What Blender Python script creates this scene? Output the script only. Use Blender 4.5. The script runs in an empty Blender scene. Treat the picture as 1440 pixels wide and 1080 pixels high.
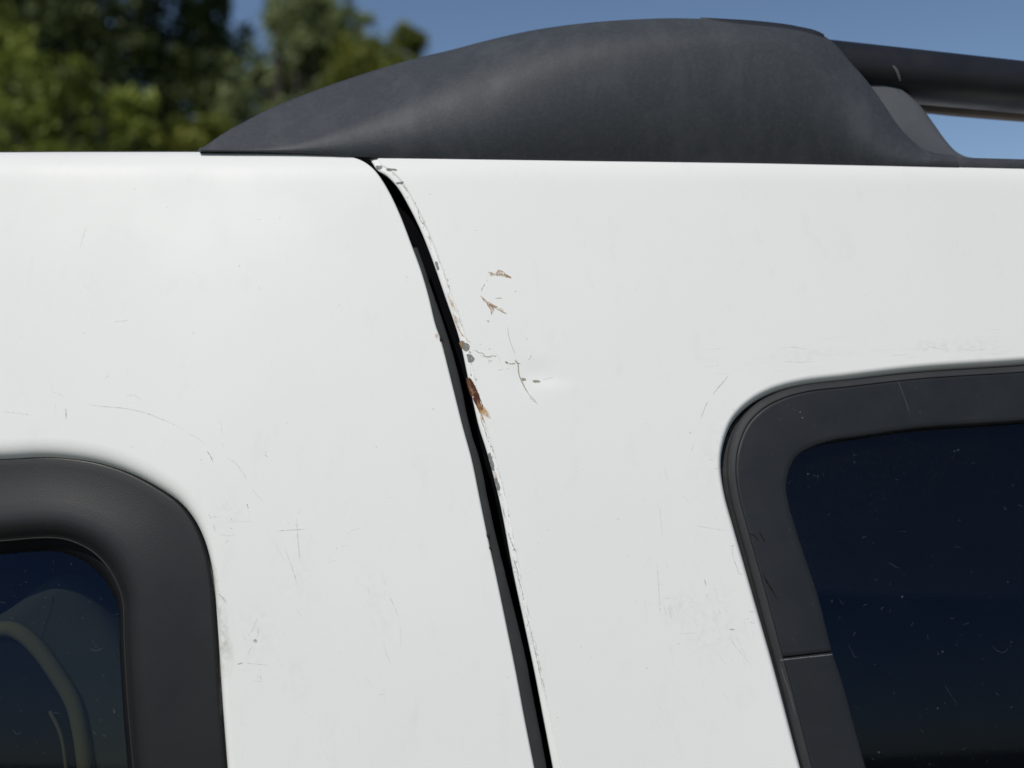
import bpy, bmesh, math, random
import numpy as np
from mathutils import Vector, Matrix
from mathutils.geometry import delaunay_2d_cdt
R = math.radians
rng = np.random.default_rng(7)
random.seed(7)
scene = bpy.context.scene
col = scene.collection

# ------------------------------------------------------------------ camera, sky, sun, exposure
ZC = 1.70                                   # lens height above the ground
HF = R(55.0)
FPX = 720.0 / math.tan(HF / 2)              # focal length in photo pixels (1440 wide)
cam = bpy.data.cameras.new('camera')
cam.sensor_width = 36.0
cam.lens = 18.0 / math.tan(HF / 2)
cam.clip_start = 0.02
cam.clip_end = 2000
cam.dof.use_dof = True
cam.dof.focus_distance = 0.555
cam.dof.aperture_fstop = 4.6
cam_o = bpy.data.objects.new('camera', cam)
col.objects.link(cam_o)
cam_o.location = (0, 0, ZC)
cam_o.rotation_euler = (R(90), 0, 0)
scene.camera = cam_o

SUN_EL = R(48.0)
SUN_AZ = R(27.0)                            # to the left of the direction straight behind the camera
sdir = Vector((-math.sin(SUN_AZ) * math.cos(SUN_EL), -math.cos(SUN_AZ) * math.cos(SUN_EL), math.sin(SUN_EL)))
world = bpy.data.worlds.new('World')
scene.world = world
world.use_nodes = True
wn = world.node_tree
sky = wn.nodes.new('ShaderNodeTexSky')
sky.sky_type = 'NISHITA'
sky.sun_disc = False
sky.sun_elevation = SUN_EL
sky.sun_rotation = math.atan2(sdir.x, sdir.y)
sky.altitude = 600
sky.air_density = 1.0
sky.dust_density = 0.3
sky.ozone_density = 2.2
bg = wn.nodes['Background']
bg.inputs['Strength'].default_value = 0.085
wn.links.new(sky.outputs['Color'], bg.inputs['Color'])
sun = bpy.data.lights.new('sun', 'SUN')
sun.energy = 2.98
sun.angle = R(0.5)
sun.color = (1.0, 0.965, 0.91)
sun_o = bpy.data.objects.new('sun', sun)
col.objects.link(sun_o)
sun_o.rotation_euler = sdir.to_track_quat('Z', 'Y').to_euler()
sun_o.location = (-3, -5, 8)
vs = scene.view_settings
vs.view_transform = 'Standard'
vs.look = 'None'
vs.gamma = 1.0
vs.exposure = 0.0
vs.use_curve_mapping = False
scene.cycles.use_denoising = True
scene.cycles.max_bounces = 8
scene.cycles.transparent_max_bounces = 24

# ------------------------------------------------------------------ materials
def new_mat(name):
    m = bpy.data.materials.new(name)
    m.use_nodes = True
    return m, m.node_tree, m.node_tree.nodes['Principled BSDF']

def node(nt, kind, **kw):
    n = nt.nodes.new(kind)
    for k, v in kw.items():
        setattr(n, k, v)
    return n

def coords(nt):
    return node(nt, 'ShaderNodeTexCoord').outputs['Object']

def noise(nt, scale, detail=3.0, rough=0.55, vec=None, dist=0.0):
    n = node(nt, 'ShaderNodeTexNoise')
    n.inputs['Scale'].default_value = scale
    n.inputs['Detail'].default_value = detail
    n.inputs['Roughness'].default_value = rough
    n.inputs['Distortion'].default_value = dist
    nt.links.new(vec if vec is not None else coords(nt), n.inputs['Vector'])
    return n.outputs['Fac']

def ramp(nt, fac, stops):
    r = node(nt, 'ShaderNodeValToRGB')
    els = r.color_ramp.elements
    while len(els) < len(stops):
        els.new(0.5)
    for e, (p, c) in zip(els, stops):
        e.position = p
        e.color = (c, c, c, 1) if isinstance(c, (int, float)) else (*c, 1)
    nt.links.new(fac, r.inputs['Fac'])
    return r.outputs['Color']

def mixc(nt, fac, a, b):
    m = node(nt, 'ShaderNodeMix', data_type='RGBA')
    for sock, v in ((m.inputs[6], a), (m.inputs[7], b)):
        if isinstance(v, tuple):
            sock.default_value = (*v, 1)
        else:
            nt.links.new(v, sock)
    if isinstance(fac, (int, float)):
        m.inputs[0].default_value = fac
    else:
        nt.links.new(fac, m.inputs[0])
    return m.outputs[2]

def math_n(nt, op, a, b=None):
    m = node(nt, 'ShaderNodeMath', operation=op)
    for i, v in enumerate((a, b)):
        if v is None:
            continue
        if isinstance(v, (int, float)):
            m.inputs[i].default_value = v
        else:
            nt.links.new(v, m.inputs[i])
    return m.outputs[0]

def bump(nt, height, strength, dist=0.001):
    b = node(nt, 'ShaderNodeBump')
    b.inputs['Strength'].default_value = strength
    b.inputs['Distance'].default_value = dist
    nt.links.new(height, b.inputs['Height'])
    return b.outputs['Normal']

M = {}
def mat_paint():
    m, nt, p = new_mat('oxidised_white_paint')
    c1 = ramp(nt, noise(nt, 5.0, 4), [(0.3, (0.772, 0.758, 0.712)), (0.7, (0.800, 0.786, 0.742))])
    # fine grime: sparse streaks and specks
    v = node(nt, 'ShaderNodeMapping')
    v.inputs['Scale'].default_value = (1.0, 1.0, 0.28)
    nt.links.new(coords(nt), v.inputs['Vector'])
    st = ramp(nt, noise(nt, 95.0, 5, 0.65, v.outputs['Vector']), [(0.58, 0.0), (0.80, 0.16)])
    c2 = mixc(nt, st, c1, (0.55, 0.54, 0.51))
    sp = node(nt, 'ShaderNodeTexVoronoi')
    sp.inputs['Scale'].default_value = 85.0
    nt.links.new(coords(nt), sp.inputs['Vector'])
    keep = ramp(nt, noise(nt, 40.0, 1), [(0.60, 0.0), (0.66, 1.0)])
    dots = ramp(nt, sp.outputs['Distance'], [(0.025, 0.40), (0.06, 0.0)])
    c3 = mixc(nt, math_n(nt, 'MULTIPLY', keep, dots), c2, (0.30, 0.28, 0.24))
    nt.links.new(c3, p.inputs['Base Color'])
    rr = ramp(nt, noise(nt, 22.0, 4), [(0.3, 0.44), (0.7, 0.54)])
    nt.links.new(rr, p.inputs['Roughness'])
    p.inputs['Specular IOR Level'].default_value = 0.30
    nt.links.new(bump(nt, noise(nt, 420.0, 2), 0.05, 0.0004), p.inputs['Normal'])
    return m
M['paint'] = mat_paint()

def mat_plastic(name, base, light, rough=(0.42, 0.6), grain=1500, chalk=9.0, spec=0.5, amount=0.5):
    m, nt, p = new_mat(name)
    f = ramp(nt, noise(nt, chalk, 5, 0.6, dist=0.6), [(0.38, 0.0), (0.72, amount)])
    f2 = ramp(nt, noise(nt, 190.0, 4, 0.7), [(0.60, 0.0), (0.78, 0.5)])
    c = mixc(nt, f, base, light)
    c = mixc(nt, f2, c, light)
    nt.links.new(c, p.inputs['Base Color'])
    nt.links.new(ramp(nt, noise(nt, chalk * 2.3, 3), [(0.3, rough[0]), (0.7, rough[1])]), p.inputs['Roughness'])
    p.inputs['Specular IOR Level'].default_value = spec
    nt.links.new(bump(nt, noise(nt, grain, 2), 0.16, 0.0004), p.inputs['Normal'])
    return m
def mat_cap():
    m, nt, p = new_mat('faded_black_cap_plastic')
    v = node(nt, 'ShaderNodeMapping')
    v.inputs['Scale'].default_value = (1.0, 1.0, 0.45)
    nt.links.new(coords(nt), v.inputs['Vector'])
    f = ramp(nt, noise(nt, 48.0, 6, 0.62, v.outputs['Vector'], 0.4), [(0.48, 0.0), (0.74, 0.55)])
    fine = ramp(nt, noise(nt, 380.0, 4, 0.7), [(0.45, 0.0), (0.75, 0.45)])
    c = mixc(nt, f, (0.041, 0.044, 0.049), (0.080, 0.083, 0.088))
    c = mixc(nt, fine, c, (0.075, 0.078, 0.084))
    # dust caught along the foot of the cap, in washed-down patches
    sp = node(nt, 'ShaderNodeSeparateXYZ')
    nt.links.new(coords(nt), sp.inputs[0])
    low = ramp(nt, math_n(nt, 'SUBTRACT', sp.outputs['Z'], ZC), [(0.118, 1.0), (0.142, 0.0)])
    pat = ramp(nt, noise(nt, 55.0, 3, 0.5), [(0.46, 0.0), (0.62, 0.55)])
    c = mixc(nt, math_n(nt, 'MULTIPLY', low, pat), c, (0.105, 0.108, 0.112))
    nt.links.new(c, p.inputs['Base Color'])
    nt.links.new(ramp(nt, noise(nt, 70.0, 4), [(0.3, 0.54), (0.7, 0.59)]), p.inputs['Roughness'])
    p.inputs['Specular IOR Level'].default_value = 0.30
    nt.links.new(bump(nt, noise(nt, 900.0, 3), 0.30, 0.0004), p.inputs['Normal'])
    return m
M['cap'] = mat_cap()
M['cap_faded'] = mat_plastic('pale_worn_plastic', (0.060, 0.063, 0.068), (0.085, 0.088, 0.092), (0.45, 0.55), 900, 30.0, 0.5)
M['foot'] = mat_plastic('skylit_grey_foot', (0.075, 0.078, 0.083), (0.105, 0.107, 0.11), (0.5, 0.6), 900, 30.0, 0.5)  # sky light on the foot put into its lighter grey
M['lit_bevel'] = mat_plastic('lit_bevel_grey', (0.030, 0.030, 0.031), (0.046, 0.046, 0.047), (0.58, 0.68), 900, 30.0, 0.3)  # trim bevel, its sunlit look put into a lighter grey
M['rail_strip'] = mat_plastic('brown_grey_strip', (0.15, 0.125, 0.11), (0.18, 0.155, 0.14), (0.6, 0.7), 900, 30.0, 0.3)
M['cap_shade'] = mat_plastic('shaded_crest_plastic', (0.014, 0.015, 0.019), (0.024, 0.026, 0.031), (0.5, 0.6), 900, 30.0, 0.3)  # shade of the crest bevel put into a darker plastic
M['trim'] = mat_plastic('satin_black_trim', (0.0105, 0.0105, 0.0105), (0.017, 0.017, 0.017), (0.42, 0.48), 1700, 22.0, 0.32)
M['trim_flat'] = mat_plastic('dull_black_applique', (0.012, 0.013, 0.015), (0.020, 0.021, 0.024), (0.46, 0.58), 1900, 30.0, 0.35)
M['rubber'] = mat_plastic('grey_black_rubber', (0.030, 0.030, 0.029), (0.044, 0.044, 0.043), (0.75, 0.9), 1300, 60.0, 0.25)
M['bar'] = mat_plastic('black_bar_paint', (0.008, 0.008, 0.010), (0.016, 0.016, 0.018), (0.42, 0.55), 1200, 22.0, 0.4)

def simple(name, c, rough=0.7, spec=0.4, metal=0.0):
    m, nt, p = new_mat(name)
    f = noise(nt, 60.0, 4)
    a = tuple(x * 0.85 for x in c)
    b = tuple(min(1, x * 1.15) for x in c)
    nt.links.new(mixc(nt, f, a, b), p.inputs['Base Color'])
    p.inputs['Roughness'].default_value = rough
    p.inputs['Specular IOR Level'].default_value = spec
    p.inputs['Metallic'].default_value = metal
    return m
M['black'] = simple('shaded_jamb_black', (0.004, 0.004, 0.005), 0.95, 0.05)
M['seal_black'] = simple('black_glass_seal', (0.004, 0.004, 0.005), 0.6, 0.15)
M['lining'] = simple('dark_cabin_lining', (0.012, 0.012, 0.014), 0.9, 0.1)
M['seat'] = simple('grey_seat_cloth', (0.070, 0.085, 0.090), 0.9, 0.15)
M['seat_dark'] = simple('dark_seat_cloth', (0.009, 0.011, 0.016), 0.9, 0.15)
M['piping'] = simple('pale_seat_piping', (0.185, 0.19, 0.14), 0.9, 0.2)

def mat_glass():
    m, nt, p = new_mat('dusty_privacy_glass')
    out = nt.nodes['Material Output']
    tr = node(nt, 'ShaderNodeBsdfTransparent')
    tr.inputs['Color'].default_value = (0.46, 0.46, 0.39, 1)
    gl = node(nt, 'ShaderNodeBsdfGlossy')
    gl.inputs['Roughness'].default_value = 0.03
    gl.inputs['Color'].default_value = (0.36, 0.50, 0.84, 1)
    fr = node(nt, 'ShaderNodeFresnel')
    fr.inputs['IOR'].default_value = 1.40
    mx = node(nt, 'ShaderNodeMixShader')
    nt.links.new(fr.outputs[0], mx.inputs[0])
    nt.links.new(tr.outputs[0], mx.inputs[1])
    nt.links.new(gl.outputs[0], mx.inputs[2])
    # dust: a very thin film plus specks
    df = node(nt, 'ShaderNodeBsdfDiffuse')
    df.inputs['Color'].default_value = (0.42, 0.43, 0.42, 1)
    film = ramp(nt, noise(nt, 14.0, 6, 0.65, dist=0.8), [(0.35, 0.0005), (0.8, 0.004)])
    vo = node(nt, 'ShaderNodeTexVoronoi')
    vo.inputs['Scale'].default_value = 210.0
    nt.links.new(coords(nt), vo.inputs['Vector'])
    dot = ramp(nt, vo.outputs['Distance'], [(0.06, 0.12), (0.17, 0.0)])
    keep = ramp(nt, noise(nt, 75.0, 3), [(0.56, 0.0), (0.72, 1.0)])
    vo2 = node(nt, 'ShaderNodeTexVoronoi')
    vo2.inputs['Scale'].default_value = 520.0
    nt.links.new(coords(nt), vo2.inputs['Vector'])
    dot2 = ramp(nt, vo2.outputs['Distance'], [(0.08, 0.08), (0.22, 0.0)])
    keep2 = ramp(nt, noise(nt, 33.0, 4), [(0.48, 0.0), (0.75, 0.7)])
    a = math_n(nt, 'MULTIPLY', dot, keep)
    b = math_n(nt, 'MULTIPLY', dot2, keep2)
    fac = math_n(nt, 'ADD', math_n(nt, 'ADD', a, b), film)
    mx2 = node(nt, 'ShaderNodeMixShader')
    nt.links.new(fac, mx2.inputs[0])
    nt.links.new(mx.outputs[0], mx2.inputs[1])
    nt.links.new(df.outputs[0], mx2.inputs[2])
    nt.links.new(mx2.outputs[0], out.inputs['Surface'])
    return m
M['glass'] = mat_glass()

def mat_mark(name, c1, c2, lo=0.25, hi=0.6, scale=900, rough=0.7, floor=0.0):
    """a stain or chip: colour broken up by noise, its outline softened by the mesh attribute 'fade'"""
    m, nt, p = new_mat(name)
    out = nt.nodes['Material Output']
    nt.links.new(mixc(nt, noise(nt, scale * 0.6, 4, 0.65), c1, c2), p.inputs['Base Color'])
    p.inputs['Roughness'].default_value = rough
    p.inputs['Specular IOR Level'].default_value = 0.3
    at = node(nt, 'ShaderNodeAttribute', attribute_name='fade')
    br = ramp(nt, noise(nt, scale, 4, 0.7), [(lo, floor), (hi, 1.0)])
    fac = math_n(nt, 'MULTIPLY', at.outputs['Fac'], br)
    tr = node(nt, 'ShaderNodeBsdfTransparent')
    mx = node(nt, 'ShaderNodeMixShader')
    nt.links.new(fac, mx.inputs[0])
    nt.links.new(tr.outputs[0], mx.inputs[1])
    nt.links.new(p.outputs[0], mx.inputs[2])
    nt.links.new(mx.outputs[0], out.inputs['Surface'])
    return m
M['rust'] = mat_mark('dark_rust', (0.022, 0.009, 0.008), (0.15, 0.052, 0.030), 0.22, 0.46, 420, 0.95, 0.35)
M['rust_edge'] = mat_mark('orange_rust_bleed', (0.50, 0.22, 0.06), (0.62, 0.42, 0.20), 0.38, 0.62, 600, 0.9, 0.15)
M['tan'] = mat_mark('tan_scrape', (0.48, 0.25, 0.10), (0.45, 0.38, 0.26), 0.40, 0.62, 900, 0.85, 0.1)
M['chip'] = mat_mark('grey_primer_chip', (0.16, 0.157, 0.152), (0.25, 0.245, 0.235), 0.05, 0.2, 900, 0.6, 0.85)
M['chip_brown'] = mat_mark('brown_chip', (0.17, 0.11, 0.06), (0.30, 0.22, 0.14), 0.05, 0.2, 900, 0.7, 0.85)
M['scratch'] = mat_mark('grey_scratch', (0.26, 0.26, 0.25), (0.40, 0.40, 0.38), 0.38, 0.62, 700, 0.7, 0.15)
M['crack'] = mat_mark('paint_crack', (0.24, 0.21, 0.13), (0.40, 0.37, 0.28), 0.2, 0.4, 700, 0.7, 0.45)
M['smudge'] = mat_mark('beige_grime', (0.47, 0.45, 0.39), (0.56, 0.54, 0.48), 0.40, 0.72, 160, 0.8, 0.15)
M['film'] = mat_mark('grey_scuff_film', (0.42, 0.42, 0.41), (0.50, 0.50, 0.48), 0.44, 0.72, 260, 0.7, 0.0)
M['scuff_glint_white'] = mat_mark('pale_mark', (0.86, 0.86, 0.86), (0.9, 0.9, 0.9), 0.2, 0.5, 500, 0.3, 0.3)  # white of the door scuffs, also of glints painted on the hem
M['lint'] = mat_mark('pale_lint_and_glint', (0.32, 0.33, 0.33), (0.45, 0.45, 0.44), 0.2, 0.5, 500, 0.8, 0.3)
M['tar'] = mat_mark('black_scuff', (0.006, 0.006, 0.007), (0.01, 0.01, 0.011), 0.2, 0.5, 500, 0.7, 0.3)

# ------------------------------------------------------------------ object helpers
def link_mesh(name, verts, faces, mat, parent=None, smooth=True, normals=None, fade=None, kind=None):
    me = bpy.data.meshes.new(name)
    me.from_pydata([tuple(map(float, v)) for v in verts], [], [tuple(map(int, f)) for f in faces])
    me.update()
    if fade is not None:
        a = me.attributes.new('fade', 'FLOAT', 'POINT')
        a.data.foreach_set('value', np.asarray(fade, dtype=np.float32))
    if smooth:
        me.polygons.foreach_set('use_smooth', np.ones(len(me.polygons), dtype=bool))
    if normals is not None:
        me.normals_split_custom_set_from_vertices([tuple(map(float, n)) for n in normals])
    me.materials.append(mat)
    o = bpy.data.objects.new(name, me)
    col.objects.link(o)
    if parent is not None:
        o.parent = parent
    if kind:
        o['kind'] = kind
    return o

def empty(name, parent=None, loc=(0, 0, 0)):
    o = bpy.data.objects.new(name, None)
    col.objects.link(o)
    o.location = loc
    if parent is not None:
        o.parent = parent
    return o

# ------------------------------------------------------------------ the body side: a profile swept along the car
E0 = R(13.5)
RC = 4.0
RS = 0.022
DT = 0.0001
def B(x):
    """plan curvature of the body side"""
    return (np.asarray(x, float) + 0.2) ** 2 / (2 * 6.0)
def B1(x):
    return (np.asarray(x, float) + 0.2) / 6.0
def build_profile(ts):
    t = np.arange(-0.95, ts + 0.08, DT)
    u = np.clip((t - ts) / 0.024, 0, 1)
    kap = 1 / RC + (1 / RS - 1 / RC) * u * u * (3 - 2 * u)
    i0 = np.argmin(np.abs(t))
    e = np.cumsum(kap) * DT
    e = np.minimum(e - e[i0] + E0, R(89.0))
    y = np.cumsum(np.sin(e)) * DT
    z = np.cumsum(np.cos(e)) * DT
    return t, e, y - y[i0] + 0.55, z - z[i0]
lo, hi = 0.05, 0.2
for _ in range(40):
    ts = 0.5 * (lo + hi)
    T_, E_, Y_, Z_ = build_profile(ts)
    if (Z_ / Y_).max() > (540 - 213.5) / FPX:
        hi = ts
    else:
        lo = ts
TS = ts
I_SIL = int(np.argmax(Z_ / Y_))
T_TOP = float(np.interp(R(84), E_[:np.argmax(E_ >= R(88.9))], T_[:np.argmax(E_ >= R(88.9))]))

def prof(t):
    t = np.asarray(t, float)
    return np.interp(t, T_, Y_), np.interp(t, T_, Z_), np.interp(t, T_, E_)

def S(x, t, h=0.0):
    """point on the side surface, h metres outwards along the normal"""
    x = np.asarray(x, float)
    y, z, e = prof(t)
    y = y + B(x)
    return np.stack([x + 0 * y, y - np.cos(e) * h, ZC + z + np.sin(e) * h], -1)

def SN(x, t):
    y, z, e = prof(t)
    x = np.asarray(x, float)
    n = np.stack([B1(x) * np.cos(e), -np.cos(e), np.sin(e)], -1)
    return n / np.linalg.norm(n, axis=-1, keepdims=True)

def ST(x, t):
    y, z, e = prof(t)
    return np.stack([0 * e, np.sin(e), np.cos(e)], -1)

def px2xt(pts, h=0.0):
    """points of the photograph -> (x, t) on the side surface"""
    pts = np.atleast_2d(np.asarray(pts, float))
    a = (pts[:, 0] - 720) / FPX
    b = (540 - pts[:, 1]) / FPX
    x = a * 0.55
    t = np.zeros(len(a))
    yy = Y_[:I_SIL] - np.cos(E_[:I_SIL]) * h
    zz = Z_[:I_SIL] + np.sin(E_[:I_SIL]) * h
    for _ in range(4):
        for i in range(len(a)):
            rr = zz / (yy + B(x[i]))
            t[i] = np.interp(b[i], rr, T_[:I_SIL])
        y = np.interp(t, T_, Y_) - np.cos(np.interp(t, T_, E_)) * h + B(x)
        x = a * y
    return np.stack([x, t], -1)

def catmull(pts, per=8, closed=False):
    pts = np.asarray(pts, float)
    n = len(pts)
    out = []
    segs = n if closed else n - 1
    for i in range(segs):
        if closed:
            p0, p1, p2, p3 = pts[i - 1], pts[i], pts[(i + 1) % n], pts[(i + 2) % n]
        else:
            p1, p2 = pts[i], pts[i + 1]
            p0 = pts[i - 1] if i > 0 else 2 * p1 - p2
            p3 = pts[i + 2] if i + 2 < n else 2 * p2 - p1
        # centripetal
        d1 = max(np.linalg.norm(p1 - p0), 1e-9) ** 0.5
        d2 = max(np.linalg.norm(p2 - p1), 1e-9) ** 0.5
        d3 = max(np.linalg.norm(p3 - p2), 1e-9) ** 0.5
        m1 = (p2 - p1) + d2 * ((p1 - p0) / d1 - (p2 - p0) / (d1 + d2))
        m2 = (p2 - p1) + d2 * ((p3 - p2) / d3 - (p3 - p1) / (d2 + d3))
        for k in range(per):
            s = k / per
            out.append((2 * s**3 - 3 * s**2 + 1) * p1 + (s**3 - 2 * s**2 + s) * m1 + (-2 * s**3 + 3 * s**2) * p2 + (s**3 - s**2) * m2)
    if not closed:
        out.append(pts[-1])
    return np.array(out)

def resample(line, step, closed=False):
    line = np.asarray(line, float)
    if closed:
        line = np.vstack([line, line[:1]])
    d = np.r_[0, np.cumsum(np.linalg.norm(np.diff(line, axis=0), axis=1))]
    n = max(2, int(round(d[-1] / step)))
    s = np.linspace(0, d[-1], n + 1)
    r = np.stack([np.interp(s, d, line[:, k]) for k in range(line.shape[1])], -1)
    return r[:-1] if closed else r

def loop_normals(loop):
    """unit vectors pointing to the left of travel, mitred"""
    d = np.roll(loop, -1, 0) - loop
    d /= np.maximum(np.linalg.norm(d, axis=1, keepdims=True), 1e-12)
    dp = np.roll(d, 1, 0)
    tt = d + dp
    tt /= np.maximum(np.linalg.norm(tt, axis=1, keepdims=True), 1e-9)
    n = np.stack([-tt[:, 1], tt[:, 0]], -1)
    c = np.clip((n * np.stack([-d[:, 1], d[:, 0]], -1)).sum(1), 0.5, 1)
    return n / c[:, None]

def area2(loop):
    x, y = loop[:, 0], loop[:, 1]
    return (x * np.roll(y, -1) - np.roll(x, -1) * y).sum()

def inside(pts, loop):
    x, y = pts[:, 0], pts[:, 1]
    r = np.zeros(len(pts), bool)
    a, b = loop, np.roll(loop, -1, 0)
    for (x1, y1), (x2, y2) in zip(a, b):
        if y1 == y2:
            continue
        c = ((y1 > y) != (y2 > y)) & (x < (x2 - x1) * (y - y1) / (y2 - y1) + x1)
        r ^= c
    return r

def dist_loop(pts, loop, closed=True):
    a = loop if closed else loop[:-1]
    b = np.roll(loop, -1, 0) if closed else loop[1:]
    out = np.full(len(pts), 1e9)
    d = b - a
    L = np.maximum((d * d).sum(1), 1e-18)
    for k in range(0, len(pts), 4000):
        p = pts[k:k + 4000, None, :]
        s = np.clip(((p - a) * d).sum(2) / L, 0, 1)
        q = a + s[..., None] * d
        out[k:k + 4000] = np.sqrt(((p - q) ** 2).sum(2).min(1))
    return out

# dents of the quarter panel: (px, py, radius x, radius y in metres, depth)
DENTS = []
for (px, py, rx, ry, dp) in [(760, 524, 0.0105, 0.0075, 0.00075), (781, 533, 0.014, 0.004, 0.00022), (735, 515, 0.008, 0.014, 0.00025),
                             (700, 500, 0.020, 0.022, 0.00030), (800, 560, 0.04, 0.03, -0.00012)]:
    c = px2xt([(px, py)])[0]
    DENTS.append((c[0], c[1], rx, ry, dp))
def dent(x, t):
    r = 0 * x
    for cx, ct, rx, ry, dp in DENTS:
        r = r + dp * np.exp(-((x - cx) / rx) ** 2 - ((t - ct) / ry) ** 2)
    # slow waviness of pressed sheet metal
    r = r + 0.00010 * np.sin(x * 23 + t * 9 + 1.0) * np.sin(t * 31 - x * 6) + 0.00003 * np.sin(x * 70 + 2) * np.sin(t * 64 + x * 20)
    return r

def panel_normal(x, t):
    eps = 0.0005
    gx = (dent(x + eps, t) - dent(x - eps, t)) / (2 * eps)
    gt = (dent(x, t + eps) - dent(x, t - eps)) / (2 * eps)
    n = SN(x, t) + gx[:, None] * np.array([1.0, 0, 0]) + gt[:, None] * ST(x, t)
    return n / np.linalg.norm(n, axis=1, keepdims=True)

def make_panel(name, outer, outer_prof, holes, fine_boxes, mat, parent):
    """sheet-metal panel: outer loop and holes in (x,t); each loop has its own hem profile [(inset, depth)...] (inset from the loop into the panel) and a width scale per vertex"""
    loops = []
    for lp, pr, sc, is_hole in [(outer, outer_prof[0], outer_prof[1], False)] + [(h, p, s, True) for h, p, s in holes]:
        lp = np.asarray(lp)
        if (area2(lp) > 0) == is_hole:      # outer ccw, holes cw: the panel always lies to the left
            lp = lp[::-1]
            if not np.isscalar(sc):
                sc = sc[::-1]
        nl = loop_normals(lp)
        loops.append((lp, nl, pr, np.ones(len(lp)) * sc))
    rims = [lp + nl * (sc * pr[0][0])[:, None] for lp, nl, pr, sc in loops]
    pts, edges = [], []
    for rim in rims:
        b = len(pts)
        pts += [tuple(p) for p in rim]
        edges += [(b + i, b + (i + 1) % len(rim)) for i in range(len(rim))]
    nb = len(pts)
    mn, mx = rims[0].min(0), rims[0].max(0)
    def grid(x0, x1, t0, t1, st):
        xs = np.arange(max(x0, mn[0]), min(x1, mx[0]), st)
        tsr = np.arange(max(t0, mn[1]), min(t1, mx[1]), st * 0.9)
        g = np.array([(x + (st / 2 if j % 2 else 0), t) for j, t in enumerate(tsr) for x in xs])
        return g if len(g) else np.zeros((0, 2))
    cand = []
    done = []
    for (x0, x1, t0, t1, st) in fine_boxes:
        g = grid(x0, x1, t0, t1, st)
        if not len(g):
            continue
        keep = np.ones(len(g), bool)
        for (a0, a1, b0, b1, s2) in done:
            keep &= ~((g[:, 0] > a0 - st * .5) & (g[:, 0] < a1 + st * .5) & (g[:, 1] > b0 - st * .5) & (g[:, 1] < b1 + st * .5))
        g = g[keep]
        keep = inside(g, rims[0])
        for rim in rims[1:]:
            keep &= ~inside(g, rim)
        g = g[keep]
        for rim in rims:
            if len(g):
                g = g[dist_loop(g, rim) > 0.55 * st]
        cand.append(g)
        done.append((x0, x1, t0, t1, st))
    g = np.vstack(cand)
    pts += [tuple(p) for p in g]
    vv, ee, ff, ov, oe, of = delaunay_2d_cdt([Vector(p) for p in pts], edges, [], 1, 1e-7)
    P = np.array([(v.x, v.y) for v in vv])
    F = np.array([f for f in ff if len(f) == 3])
    cen = P[F].mean(1)
    keep = inside(cen, rims[0])
    for rim in rims[1:]:
        keep &= ~inside(cen, rim)
    F = F[keep]
    x, t = P[:, 0], P[:, 1]
    V = S(x, t, -dent(x, t))
    N = panel_normal(x, t)
    inv = {}
    for i, lst in enumerate(ov):
        for k in lst:
            inv[k] = i
    V, N, F = list(V), list(N), [tuple(f) for f in F]
    # orient
    a, b, c = [np.array(V[i]) for i in F[0]]
    if np.dot(np.cross(b - a, c - a), N[F[0][0]]) < 0:
        F = [f[::-1] for f in F]
    base = 0
    for lp, nl, pr, sc in loops:
        n = len(lp)
        prev = [inv[base + i] for i in range(n)]
        base += n
        for k in range(1, len(pr)):
            d, h = pr[k]
            q = lp + nl * (sc * d)[:, None]
            dd = dent(q[:, 0], q[:, 1])
            pos = S(q[:, 0], q[:, 1], -h - dd)
            # normal of the hem profile
            d0, h0 = pr[k - 1]
            d1, h1 = pr[min(k + 1, len(pr) - 1)]
            out3 = -(nl[:, :1] * np.array([1.0, 0, 0]) + nl[:, 1:] * ST(q[:, 0], q[:, 1]))
            dd_, dh_ = (d0 - d1) * sc, np.full(n, h1 - h0)
            L = np.maximum(np.hypot(dd_, dh_), 1e-9)
            nn = SN(q[:, 0], q[:, 1]) * (dd_ / L)[:, None] + out3 * (dh_ / L)[:, None]
            nn /= np.linalg.norm(nn, axis=1, keepdims=True)
            cur = list(range(len(V), len(V) + n))
            V += list(pos)
            N += list(nn)
            for i in range(n):
                j = (i + 1) % n
                F.append((prev[i], cur[i], cur[j], prev[j]))
            prev = cur
    return link_mesh(name, V, F, mat, parent, normals=N)

def hem_depth(pts, loop, pr):
    d = dist_loop(pts, loop)
    cut = [i for i, p in enumerate(pr) if p[0] == 0.0]
    pr = pr[:cut[0] + 1] if cut else pr
    dd = np.array([p[0] for p in pr][::-1])
    hh = np.array([p[1] for p in pr][::-1])
    return np.interp(d, dd, hh)

# ------------------------------------------------------------------ the vehicle
suv = empty('sport_utility_vehicle', loc=(0, 1.2, 0))
suv['label'] = 'white sport utility vehicle with a rusty dented seam, tinted windows and black roof rack'
suv['category'] = 'car'
def PARENT(o):
    return o
INV = Matrix.Translation((0, -1.2, 0))
_link = link_mesh
def part(name, verts, faces, mat, parent=suv, **kw):
    o = _link(name, verts, faces, mat, parent, **kw)
    return o
suv.location = (0, 0, 0)

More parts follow.
